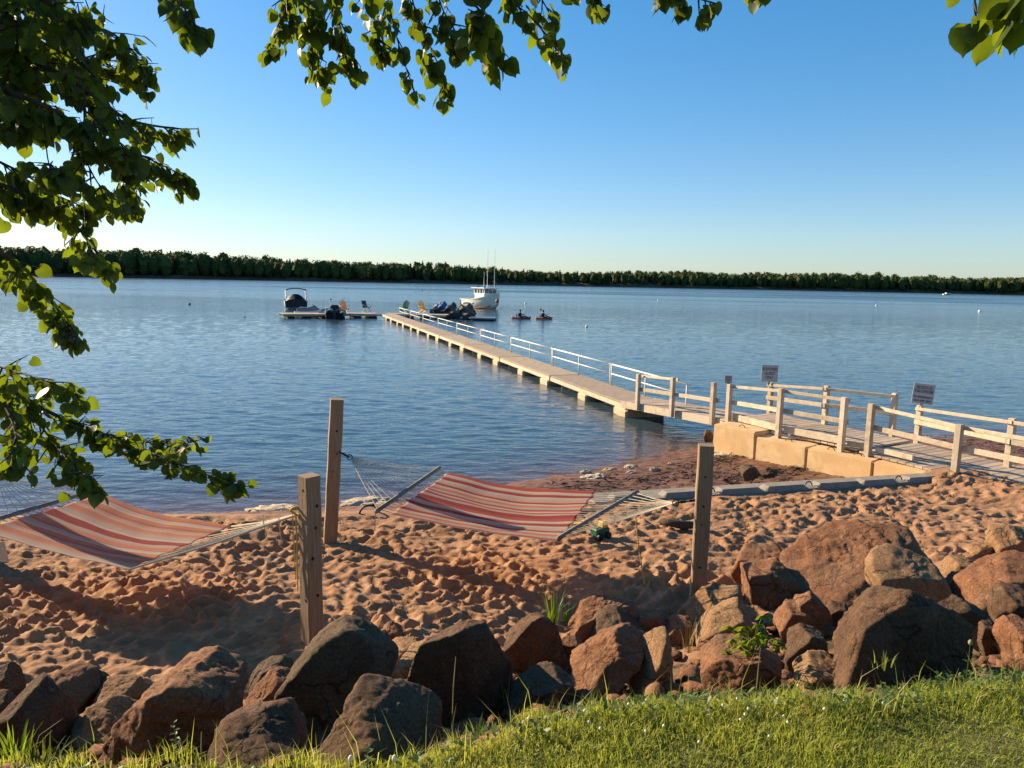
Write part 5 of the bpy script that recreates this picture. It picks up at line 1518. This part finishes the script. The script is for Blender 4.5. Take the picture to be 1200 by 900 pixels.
# ================================================================== GRASS AND PLANTS
def blades(P, length, width, az, lean, seg=2):
    """P (n,3); returns verts, tris for curved tapering blades"""
    n = len(P)
    d = np.stack([np.cos(az), np.sin(az), np.zeros(n)], -1); s = np.stack([-np.sin(az), np.cos(az), np.zeros(n)], -1)
    up = np.array([0, 0, 1.0])
    L, W_, le = length[:, None], width[:, None], lean[:, None]
    p1 = P + up * L * .5 + d * L * le * .22; p2 = P + up * L * (1 - .35 * le) + d * L * le * .85
    V = np.stack([P - s * W_, P + s * W_, p1 + s * W_ * .8, p1 - s * W_ * .8, p2], 1).reshape(-1, 3)
    b = np.arange(n)[:, None] * 5
    F = np.concatenate([b + np.array([[0, 1, 2]]), b + np.array([[0, 2, 3]]), b + np.array([[3, 2, 4]])], 1).reshape(-1, 3)
    return V, F
def build_grass():
    g = np.random.default_rng(3)
    n = 190000
    y = g.uniform(1.35, 3.3, n); x = g.uniform(-.9, 1.0, n) * (y + .6)
    le = lawn_edge(x)
    edge = (le + .10 - y) + .10 * fbm(x * 5, x * 0 + 3, 88, 3)
    keep = (edge > -.10 * g.random(n)) & (x > -.75 + .25 * g.random(n)) | ((edge > -.06) & (g.random(n) < .35))
    x, y, edge = x[keep], y[keep], edge[keep]; n = len(x)
    patch = fbm(x * 2.2, y * 2.2, 71, 3)
    L = g.uniform(.020, .050, n) * (1 + .5 * patch)
    near = np.exp(-np.clip(edge, 0, None) / .05)
    L = L * (1 + near * g.random(n) * 1.0); tall = (g.random(n) < .012 * near + .0008); L = np.where(tall, g.uniform(.10, .20, n), L)
    W_ = g.uniform(.0011, .0023, n)
    z = LAWN_Z - .004 + .02 * fbm(x * 1.3, y * 1.3, 61, 3) - np.clip(-edge + .02, 0, 1) * .5
    V, F = blades(np.stack([x, y, z], -1), L, W_, g.random(n) * 2 * np.pi, g.uniform(.15, 1.0, n))
    tint = np.clip(.36 + .6 * patch + g.normal(size=n) * .22 + np.where(g.random(n) < .05, .6, 0) + .5 * np.exp(-((x + .15) / .25) ** 2), 0, 1)
    o = np_mesh('grass', V, F, M['grass'], smooth=False, attrs={'tint': np.repeat(tint, 5)})
    o['kind'] = 'stuff'; tag(o, 'short sunlit lawn grass along the bottom of the picture', 'grass')
build_grass()
def leaf_cloud(name, boxes, n, size, mat, label, cat):
    g = np.random.default_rng(9); V = []
    for (x0, x1, dy0, dy1, h, k) in boxes:
        for _ in range(int(n * k)):
            x = g.uniform(x0, x1); y = float(lawn_edge(x)) + g.uniform(dy0, dy1)
            z = min(float(ground(x, y)), LAWN_Z) + g.random() ** 1.6 * h
            a = g.random() * 6.28; s = size * g.uniform(.5, 1.2)
            d = np.array([math.cos(a), math.sin(a), g.normal() * .5]) * s; e = np.array([-math.sin(a), math.cos(a), g.normal() * .5]) * s * .45
            c = np.array([x, y, z]); V += [c - d * .5, c + e, c + d, c - d * .5, c + d, c - e]
    V = np.array(V); o = np_mesh(name, V, np.arange(len(V)).reshape(-1, 3), M[mat], smooth=False)
    o['kind'] = 'stuff'; tag(o, label, cat)
leaf_cloud('ground_cover', [(-.35, .25, .0, .45, .10, .6), (.25, 1.0, .02, .55, .12, 1.2), (1.0, 2.3, .0, .45, .10, 1.4), (-2.2, -.4, -.06, .25, .07, .8), (.2, 2.4, .3, 1.0, .07, .7)], 1800, .017, 'weedleaf', 'low leafy weeds filling the gap between lawn and boulders', 'weeds')

def tuft(px, py, hpx, n, spread, mat, label, cat='grass tuft', name='grass_tuft', curl=.5, wid=.003, dy=0.0, group='tufts and weeds among the boulders', yw=None):
    p = hit_ground(px, py) if yw is None else at_y(px, py, yw)
    h = hpx / FPX * p.y * 1.05
    t = thing(name, label, cat, p, 0, group); rs = random.Random(int(px * 7 + py))
    for k in range(n):
        a = rs.uniform(0, 6.28); l = h * rs.uniform(.55, 1.05); c = rs.uniform(.05, curl)
        d = Vector((math.cos(a), math.sin(a), 0)); s = Vector((-math.sin(a), math.cos(a), 0)) * wid * rs.uniform(.7, 1.2)
        o0 = d * rs.uniform(0, spread); b = MB(); rows = []
        for i in range(6):
            u = i / 5
            q = o0 + d * (l * c * u ** 2) + Vector((0, 0, l * (u - .32 * c * u ** 2.5) - .02))
            w = (1 - u ** 2.2) * 1.0 + .04
            rows.append([q - s * w, q + Vector((0, 0, -.001)), q + s * w])
        b.grid(rows); b.build('blade', M[mat], t)
    return t
def stalk(px, py, hpx, label, leaves=8, mat='weedleaf', bend=.1, flower=None, yw=None, lsize=.03):
    p = hit_ground(px, py) if yw is None else at_y(px, py, yw)
    h = hpx / FPX * p.y; rs = random.Random(int(px * 3 + py))
    t = thing('weed_stalk', label, 'weed', p, 0, 'tufts and weeds among the boulders')
    top = Vector((bend * h, rs.uniform(-.1, .1) * h, h)); mid = Vector((bend * h * .3, 0, h * .55))
    b = MB(); b.tube([(0, 0, -.02), mid, top], [.0028, .0022, .0012], 5); b.build('stem', M['straw'] if leaves == 0 else M[mat], t)
    for k in range(leaves):
        u = .25 + .75 * k / max(leaves - 1, 1); c = Vector((0, 0, 0)).lerp(mid, u / .55) if u < .55 else mid.lerp(top, (u - .55) / .45)
        a = k * 2.4; s = lsize * rs.uniform(.6, 1.1) * (1.2 - .6 * u)
        d = Vector((math.cos(a), math.sin(a), .35)); e = Vector((-math.sin(a), math.cos(a), 0)) * .3
        b = MB(); b.grid([[c, c, c], [c + (d * .45 - e) * s, c + d * .45 * s - Vector((0, 0, .1 * s)), c + (d * .45 + e) * s], [c + d * s - Vector((0, 0, .2 * s))] * 3]); b.build('leaf', M[mat], t)
    if flower:
        b = MB(); b.lathe([(.002, -.012), (.008, -.004), (.009, .004), (.004, .012)], 7, top); b.build('flower_head', M[flower], t, smooth=True)
    return t
tuft(648, 735, 52, 34, .05, 'plant', 'tall green grass tuft behind the dark angular block', curl=.5, wid=.0055)
tuft(664, 728, 34, 14, .04, 'plant', 'shorter green tuft right of the tall one by the red boulder', curl=.5, wid=.005)
tuft(806, 762, 62, 26, .07, 'straw', 'dry straw coloured grass at the foot of the right post', curl=.45, wid=.0025)
tuft(822, 735, 90, 5, .05, 'straw', 'few long seeding stems crossing the right timber post', curl=.3, wid=.002)
tuft(1052, 806, 42, 22, .08, 'grass', 'arching grass tuft before the great dark boulder', curl=1.1, wid=.0035)
tuft(1035, 778, 22, 14, .05, 'grass', 'short tuft on the ledge of the great dark boulder', curl=.7, wid=.003, yw=3.25)
tuft(1196, 800, 48, 34, .09, 'straw', 'dry tuft in the lawn corner at the right edge', curl=.6, wid=.003)
tuft(18, 895, 60, 40, .10, 'plant', 'green weed clump in the bottom left corner', curl=.6, wid=.006)
tuft(48, 897, 40, 26, .08, 'weedleaf', 'lower weed clump right of the corner weeds', curl=.8, wid=.005)
tuft(105, 885, 30, 24, .08, 'plant', 'small grass tuft by the low tan slab', curl=.7, wid=.0035)
tuft(560, 868, 34, 20, .05, 'plant', 'bright leafy tuft at the left tip of the lawn', curl=.5, wid=.006)
tuft(595, 838, 60, 7, .08, 'straw', 'sparse dry stems before the dark wedge boulder', curl=.35, wid=.0022)
tuft(640, 842, 56, 5, .06, 'straw', 'sparse dry stems before the flat grey slab', curl=.5, wid=.0022)
tuft(700, 826, 26, 20, .10, 'weedleaf', 'dark weed tuft under the broad red boulder', curl=.8, wid=.004)
tuft(885, 812, 30, 16, .10, 'grass', 'grass tuft at the foot of the squat boulder', curl=.5, wid=.0025)
tuft(945, 820, 30, 18, .10, 'grass', 'grass tuft beside the low sunlit stone', curl=.6, wid=.0025)
stalk(207, 893, 58, 'tall leafy weed stalk before the pyramid boulder', 12, bend=.02, yw=2.35)
stalk(180, 897, 36, 'thin bare stalk left of the leafy stalk', 0, bend=-.12, yw=2.3)
stalk(236, 893, 42, 'thin bare stalk right of the leafy stalk', 0, bend=.05, yw=2.3)
stalk(430, 897, 28, 'small leafy weed before the front boulder', 7, bend=.1, yw=2.25)
stalk(410, 899, 12, 'white clover head before the front boulder', 0, flower='petal', yw=2.25)
stalk(460, 899, 12, 'second white clover head before the front boulder', 0, flower='petal', bend=.2, yw=2.25)
stalk(530, 845, 85, 'tall dry stem against the dark wedge boulder', 0, bend=.04, yw=2.75)
stalk(1130, 812, 66, 'tall seed head stalk before the right shoulder of the great dark boulder', 3, bend=.03, flower='straw', yw=2.85)
stalk(886, 812, 60, 'straight dry stem before the squat boulder', 0, bend=.03, yw=2.82)

# bright green creeper with lobed leaves
p = at_y(882, 758, hit_ground(867, 818).y + .10)
t = thing('creeper_plant', 'bright green creeper with drooping leaflets above the squat boulder', 'plant', p, 0)
rs = random.Random(4)
for k in range(19):
    a = rs.uniform(-.5, 3.6); r_ = rs.uniform(.05, .17)
    e = Vector((math.cos(a) * r_, rs.uniform(-.14, .02), .05 + math.sin(a) * r_ * 1.15))
    b = MB(); b.tube([(0, 0, -.06), e * .6 + Vector((0, 0, .03)), e], .0025, 4); st = b.build('stem', M['plant'], t)
    for q in range(5):
        an = R(-80 + 40 * q) + rs.uniform(-.2, .2) + (a - 1.57) * .4
        d = Vector((math.sin(an), rs.uniform(-.5, .2), -.55 + .3 * math.cos(an) )).normalized(); s = rs.uniform(.030, .050)
        u = d.cross(Vector((0, 1, .3))).normalized() * .3
        b = MB(); b.grid([[e, e, e], [e + (d * .35 - u * .8) * s, e + d * .35 * s + Vector((0, .0, .003)), e + (d * .35 + u * .8) * s], [e + (d * .7 - u * .7) * s, e + d * .7 * s, e + (d * .7 + u * .7) * s], [e + d * 1.05 * s - Vector((0, 0, .004))] * 3])
        b.build('leaflet', M['plant'], st)

# thin long stems along the lawn edge and in the rock gaps
def long_stems():
    g = np.random.default_rng(41); n = 520
    x = np.concatenate([g.uniform(-.4, 2.8, 400), g.uniform(-2.2, -.4, 120)]); y = lawn_edge(x) + np.where(g.random(n) < .75, g.uniform(-.05, .25, n), g.uniform(.2, 1.3, n))
    z = np.minimum(ground(x, y), LAWN_Z) - .01
    V, F = blades(np.stack([x, y, z], -1), g.uniform(.07, .24, n) * np.where(g.random(n) < .15, 1.4, .8), g.uniform(.0010, .0022, n), g.random(n) * 6.28, g.uniform(.1, .9, n))
    o = np_mesh('long_grass', V, F, M['grass'], smooth=False, attrs={'tint': np.repeat(np.where(g.random(n) < .55, 1.0, g.random(n) * .6), 5)})
    o['kind'] = 'stuff'; tag(o, 'thin dry and green stems standing along the ragged lawn edge', 'long grass')
long_stems()
q = pt2(.30, -1.0); b = MB(); b.grid([[q + Vector((dx + k * .02, 0, -.13 * k)) for dx in (-.035, 0, .035)] for k in (0, .5, 1.0, 1.4)]); o = b.build('white_strap', M['rope'], h2, world=True); o.modifiers.new('t', 'SOLIDIFY').thickness = .01

# white clover heads in the lawn
rs = random.Random(21)
proto = None
spots = [(735, 833), (748, 830), (757, 829), (686, 842), (690, 853), (757, 866), (778, 860), (830, 838), (862, 826), (868, 852), (872, 846), (880, 838), (918, 848), (922, 856), (936, 812), (990, 828), (912, 826), (844, 834), (1030, 830), (620, 850), (905, 872), (700, 862), (820, 880), (965, 840), (1062, 822)]
for (px, py) in spots:
    q = at_z(px, py + 4, LAWN_Z)
    if proto is None:
        proto = thing('clover_flower', 'small white clover blossom standing in the lawn', 'flower', q, 0, 'clover blossoms in the lawn')
        b = MB(); b.tube([(0, 0, 0), (.004, 0, .045)], .0012, 4); b.build('stem', M['plant'], proto)
        D, Fc = ico(2); b = MB(); b.add([(.004 + v[0] * .0055, v[1] * .0055, .042 + v[2] * .0055 * (1.2 if i % 2 else .75)) for i, v in enumerate(D)], [tuple(int(z_) for z_ in f) for f in Fc]); b.build('blossom', M['petal'], proto)
    else:
        c_ = copy_tree(proto); c_.location = q; c_.rotation_euler = (rs.uniform(-.2, .2), rs.uniform(-.2, .2), rs.uniform(0, 6))

# ================================================================== THE LINDEN OVERHEAD
TB = Vector((-4.6, 1.6, LAWN_Z - .05))
tree = thing('linden_tree', 'leafy linden whose branches hang over the top and left of the view', 'tree', TB, 0)
def smooth_path(pts, k=5):
    out = []
    n = len(pts)
    for i in range(n - 1):
        p0, p1, p2, p3 = pts[max(i - 1, 0)], pts[i], pts[i + 1], pts[min(i + 2, n - 1)]
        for j in range(k):
            t = j / k
            out.append(.5 * ((2 * p1) + (p2 - p0) * t + (2 * p0 - 5 * p1 + 4 * p2 - p3) * t * t + (3 * p1 - p0 - 3 * p2 + p3) * t ** 3))
    out.append(pts[-1]); return out
tr_pts = smooth_path([TB, TB + Vector((.05, 0, 1.4)), TB + Vector((.12, .05, 3.0)), TB + Vector((.05, .1, 5.0)), TB + Vector((-.1, .1, 7.2))], 5)
MB().tube(tr_pts, [.30 - .245 * i / (len(tr_pts) - 1) + (.10 if i == 0 else 0) for i in range(len(tr_pts))], 14).build('trunk', M['bark'], tree, world=True, smooth=True)
# leaf template: three columns (edge, midrib, edge)
def leaf_template(v):
    rs = random.Random(v)
    half = [(0.0, .02), (.32, -.06), (.50, .12), (.54, .38), (.46, .64), (.27, .85), (.08, .97), (0.0, 1.10)]
    fold, curl, tw = rs.uniform(.10, .38), rs.uniform(-.35, .45), rs.uniform(-.25, .25)
    V, F = [], []
    asym = rs.uniform(-.05, .05)
    for i, (w, y) in enumerate(half):
        ym = max(y, 0.0)
        for s in (-1, 0, 1):
            x = s * w * (1 + s * asym); z = abs(x) * fold - curl * .5 * ym * ym + tw * x * ym
            yy = y if s else ym
            V.append((x, yy, z))
    for i in range(len(half) - 1):
        q = i * 3
        F += [(q, q + 1, q + 4, q + 3), (q + 1, q + 2, q + 5, q + 4)]
    return np.array(V), F
TMPL = [leaf_template(k) for k in range(6)]
TMPL.append((np.array([(0, 0, 0), (.5, .4, .08), (0, 1.05, -.05), (-.5, .4, .08)]), [(0, 1, 2, 3)]))   # plain leaf for the unseen clumps added to block sky light
LEAVES = []                                     # (pos, size, Matrix3, template)
def add_leaf(p, tip, size, rs):
    tip = tip.normalized()
    nrm = Vector((rs.gauss(0, .8), rs.gauss(-.25, .8), rs.gauss(.35, .6)))
    nrm = (nrm - tip * nrm.dot(tip))
    if nrm.length < .05: nrm = tip.orthogonal()
    nrm.normalize(); x = tip.cross(nrm)
    LEAVES.append((p.copy(), size, Matrix((x, tip, nrm)).transposed(), rs.randrange(6)))
def grow(path_px, d, root, r0, dens, size, seed, start=0.0, tw=(.10, .28), droop=.8, dvar=.25, bare_from=1.1, up=0.0):
    """a branch through photo pixels at distance d, carrying side twigs with leaves"""
    rs = random.Random(seed); size *= .70; tw = (tw[0] * .8, tw[1] * .8)
    pts = []
    for i, q in enumerate(path_px):
        dd_ = d + dvar * math.sin(i * 1.3 + seed)
        pts.append(at_d(q[0], q[1], dd_))
    full = smooth_path(([root, root.lerp(pts[0], .5) + Vector((0, 0, .15))] if root is not None else []) + pts, 6)
    n = len(full)
    br = MB().tube(full, [max(.6 * r0 * (1 - .9 * i / (n - 1)), .0022) for i in range(n)], 6).build('branch', M['bark'], tree, world=True, smooth=True)
    tm = MB()
    vis = smooth_path(pts, 8)
    tot = sum((b_ - a).length for a, b_ in zip(vis[:-1], vis[1:]))
    nt = int(tot * dens * (2.2 if root is not None or size > .0635 * .7 else 1.6)); cum = 0
    for k in range(nt):
        u = start + (1 - start) * (k + rs.random()) / nt
        if u > bare_from: continue
        f = u * (len(vis) - 1); i = min(int(f), len(vis) - 2)
        p = vis[i].lerp(vis[i + 1], f - i); dirv = (vis[i + 1] - vis[i]).normalized()
        l = rs.uniform(*tw) * (1.15 - .5 * u)
        td = (dirv * rs.uniform(.3, 1.0) + Vector((rs.gauss(0, .7), rs.gauss(0, .7), rs.gauss(-.35 * droop + up, .5)))).normalized()
        e = p + td * l + Vector((0, 0, -.05 * l))
        m_ = p + td * l * .5
        tm.tube([p, m_, e], [.0035, .0025, .0014], 4)
        nl = rs.randint(3, 6)
        for q in range(nl):
            uu = (q + .6) / nl; lp = p.lerp(e, uu)
            pet = Vector((rs.gauss(0, .5), rs.gauss(0, .5), -droop * rs.uniform(.2, 1.2))).normalized()
            lp2 = lp + pet * rs.uniform(.015, .035)
            if q % 2: tm.tube([lp, lp2], .0011, 3)
            add_leaf(lp2, pet * .8 + td * .5 + Vector((0, 0, -.5 * droop)), size * rs.uniform(.5, 1.05), rs)
    add_leaf(vis[-1], (vis[-1] - vis[-3]) + Vector((0, 0, -.05)), size * .8, rs)
    if tm.v:
        o = tm.build('twigs', M['bark'], br, world=True); o['kind'] = 'stuff'
def trunk_at(z): return Vector((TB.x + .1, TB.y + .05, TB.z + z))
# left side sprays
grow([(-260, -40), (-60, 40), (40, 72), (110, 112), (150, 140), (200, 150), (232, 151)], 3.3, trunk_at(2.2), .030, 17, .070, 1, bare_from=.84, tw=(.08, .22))
grow([(-220, 60), (-20, 100), (60, 128), (110, 160), (165, 182), (214, 205)], 3.1, trunk_at(2.0), .026, 17, .068, 2, tw=(.06, .17))
grow([(-180, 150), (0, 216), (50, 235), (88, 264), (124, 312)], 3.2, trunk_at(1.7), .022, 18, .068, 3, tw=(.06, .16))
grow([(-180, 240), (0, 296), (40, 333), (74, 372), (88, 398)], 3.3, trunk_at(1.5), .022, 18, .068, 4, tw=(.06, .15))
grow([(-240, 360), (-30, 435), (60, 484), (130, 512), (200, 540), (278, 570)], 3.0, trunk_at(1.1), .024, 20, .060, 5, tw=(.03, .10), up=.45, droop=.5)
grow([(120, 508), (170, 518), (205, 522), (238, 514)], 3.0, None, .006, 18, .056, 6, tw=(.03, .07), up=.5, droop=.4)
grow([(20, 462), (60, 515), (85, 545), (108, 562)], 3.0, None, .007, 19, .064, 7, tw=(.05, .13))
grow([(-60, 430), (0, 470), (20, 520), (12, 545)], 3.1, None, .008, 17, .064, 8, tw=(.05, .14))
grow([(-80, 400), (0, 430), (50, 445), (90, 462)], 2.9, None, .008, 16, .062, 58, tw=(.05, .12))
grow([(-120, -120), (20, -20), (90, 22), (140, 45), (172, 88)], 3.3, trunk_at(2.6), .026, 18, .072, 9, tw=(.08, .2))
grow([(-160, -60), (-20, 10), (50, 50), (100, 70), (165, 70)], 3.5, trunk_at(2.5), .024, 22, .074, 10, tw=(.1, .26))
grow([(-160, 0), (-20, 55), (30, 90), (45, 128), (52, 150)], 3.4, trunk_at(2.3), .022, 20, .074, 11, tw=(.08, .22))
grow([(-40, -160), (20, -60), (50, 0), (70, 40), (110, 90)], 3.6, trunk_at(2.9), .024, 22, .076, 12, tw=(.1, .26))
grow([(-140, 40), (-40, 90), (0, 120), (20, 148)], 3.2, trunk_at(2.0), .02, 20, .072, 13, tw=(.08, .2))
grow([(-100, -100), (-10, -20), (20, 30), (10, 100)], 3.4, None, .012, 22, .076, 14, tw=(.1, .24))
grow([(60, 100), (100, 130), (135, 165), (150, 200), (152, 245)], 3.1, None, .008, 17, .068, 15, tw=(.06, .15), start=.3)
grow([(90, 165), (115, 215), (135, 228), (128, 232)], 3.1, None, .006, 14, .066, 16, tw=(.05, .12))
grow([(0, 190), (30, 205), (60, 225), (92, 240)], 3.2, None, .008, 18, .070, 17, tw=(.05, .14))
grow([(98, 98), (99, 160), (98, 220), (101, 275), (106, 300)], 2.9, None, .006, 3, .060, 18, start=.85, tw=(.04, .08))
grow([(46, 110), (52, 150), (56, 186), (62, 200)], 2.9, None, .007, 10, .068, 19, start=.75, tw=(.04, .12))
grow([(150, -80), (190, -30), (215, 8), (230, 32)], 2.7, None, .008, 9, .070, 20, start=.4, tw=(.03, .07))
# limb above the frame and the sprays hanging from it
limb = [at_d(-300, -260, 3.6), at_d(60, -150, 3.1), at_d(330, -85, 2.9), at_d(600, -75, 2.8), at_d(860, -95, 2.6), at_d(1120, -110, 2.4), at_d(1300, -100, 2.3)]
full = smooth_path([trunk_at(2.8)] + limb, 6)
MB().tube(full, [.05 * (1 - .85 * i / (len(full) - 1)) for i in range(len(full))], 8).build('limb', M['bark'], tree, world=True, smooth=True)
for k, (path, d, dn, sz, tw) in enumerate([
    ([(335, -85), (338, -10), (330, 25), (318, 52)], 2.75, 17, .062, (.04, .10)),
    ([(350, -80), (358, 0), (368, 45), (378, 88)], 2.8, 17, .066, (.05, .12)),
    ([(385, -80), (392, -5), (400, 35), (412, 70)], 2.7, 17, .064, (.05, .12)),
    ([(420, -80), (430, 0), (440, 35), (448, 60)], 2.85, 17, .064, (.05, .12)),
    ([(440, -80), (455, 0), (468, 55), (486, 108)], 2.75, 13, .062, (.03, .08)),
    ([(470, -80), (482, -5), (500, 45), (524, 98)], 2.6, 15, .064, (.04, .09)),
    ([(500, -78), (515, 0), (530, 30), (542, 52)], 2.7, 17, .066, (.05, .11)),
    ([(530, -78), (550, -10), (568, 25), (582, 58)], 2.3, 18, .074, (.05, .12)),
    ([(560, -78), (590, -10), (622, 20), (662, 66)], 2.5, 17, .062, (.03, .08)),
    ([(600, -76), (630, -10), (645, 20), (652, 62)], 2.6, 15, .060, (.03, .07)),
    ([(630, -76), (650, -25), (690, -12), (706, 6)], 2.6, 14, .058, (.03, .06)),
    ([(740, -85), (770, -25), (800, -8), (838, 4)], 2.5, 18, .060, (.03, .07)),
    ([(850, -95), (880, -35), (896, -6)], 2.5, 8, .060, (.02, .05)),
    ([(1140, -110), (1150, -40), (1142, 5), (1150, 44)], 2.0, 3, .095, (.02, .04)),
    ([(1225, -105), (1212, -40), (1198, -10), (1188, 22)], 1.9, 4, .125, (.02, .05)),
    ([(1110, -110), (1118, -40), (1116, -22)], 2.1, 6, .07, (.02, .04)),
]):
    grow(path, d, None, .006, dn, sz, 40 + k, start=.12, tw=tw, droop=1.25, dvar=.06)
# the rest of the crown, out of the frame
rs = random.Random(77)
for k in range(26):
    a = rs.uniform(0, 6.28); zz = rs.uniform(2.0, 6.5)
    e = TB + Vector((math.cos(a) * rs.uniform(1.2, 2.6), math.sin(a) * rs.uniform(1.2, 2.6), zz + rs.uniform(.2, 1.0)))
    px, py, dz = to_px(e)
    if dz > .2 and -160 < px < 1300 and py > -160: continue
    s = trunk_at(zz); m_ = s.lerp(e, .5) + Vector((0, 0, .25))
    pth = smooth_path([s, m_, e], 6)
    br = MB().tube(pth, [.03 * (1 - .85 * i / (len(pth) - 1)) for i in range(len(pth))], 6).build('branch', M['bark'], tree, world=True, smooth=True)
    for q in range(90):
        c = pth[rs.randrange(5, len(pth))] + Vector((rs.gauss(0, .3), rs.gauss(0, .3), rs.gauss(-.05, .25)))
        px, py, dz = to_px(c)
        if dz > .2 and -60 < px < 1260 and -80 < py < 960: continue
        add_leaf(c, Vector((rs.gauss(0, .6), rs.gauss(0, .6), -1)), rs.uniform(.05, .08), rs)
for k in range(420):                                # unseen leaf clumps added over and behind the viewer to cut sky fill
    c0 = Vector((rs.uniform(-6.5, 4.5), rs.uniform(-5.0, 2.2), rs.uniform(4.7, 8.0)))
    for q in range(26):
        c = c0 + Vector((rs.gauss(0, .45), rs.gauss(0, .45), rs.gauss(0, .25)))
        px, py, dz = to_px(c)
        if c.z < 4.2 or (dz > .1 and py > -120): continue
        add_leaf(c, Vector((rs.gauss(0, .6), rs.gauss(0, .6), -.7)), rs.uniform(.10, .15), rs); LEAVES[-1] = LEAVES[-1][:3] + (6,)
# the 300 largest leaves in view are parts of their own, the others and the added sky-blocking ones one foliage part
def appear(L):
    px, py, dz = to_px(L[0])
    if dz < .3 or not (-10 < px < 1210 and -15 < py < 910): return 0
    return L[1] / dz
LEAVES.sort(key=appear, reverse=True)
leaf_me = []
for k, (V, F) in enumerate(TMPL):
    me = bpy.data.meshes.new('leaf'); me.from_pydata([tuple(v) for v in V], [], F); me.materials.append(M['leaf'])
    me.polygons.foreach_set('use_smooth', [True] * len(F)); me.update(); leaf_me.append(me)
for (p, s, m3, k) in LEAVES[:300]:
    o = bpy.data.objects.new('leaf', leaf_me[k]); COL.objects.link(o); o.parent = tree
    o.matrix_local = Matrix.Translation(p - TB) @ (m3 @ Matrix.Scale(s, 3)).to_4x4()
VV, FF = [], []; base_ = 0
for (p, s, m3, k) in LEAVES[300:]:
    V, F = TMPL[k]
    VV.append(V @ (np.array(m3).T * s) + np.array(p - TB)); FF.append(np.array(F) + base_); base_ += len(V)
fo = np_mesh('foliage', np.concatenate(VV), np.concatenate(FF), M['leaf'])
fo.parent = tree; fo['kind'] = 'stuff'
print('leaves', len(LEAVES))
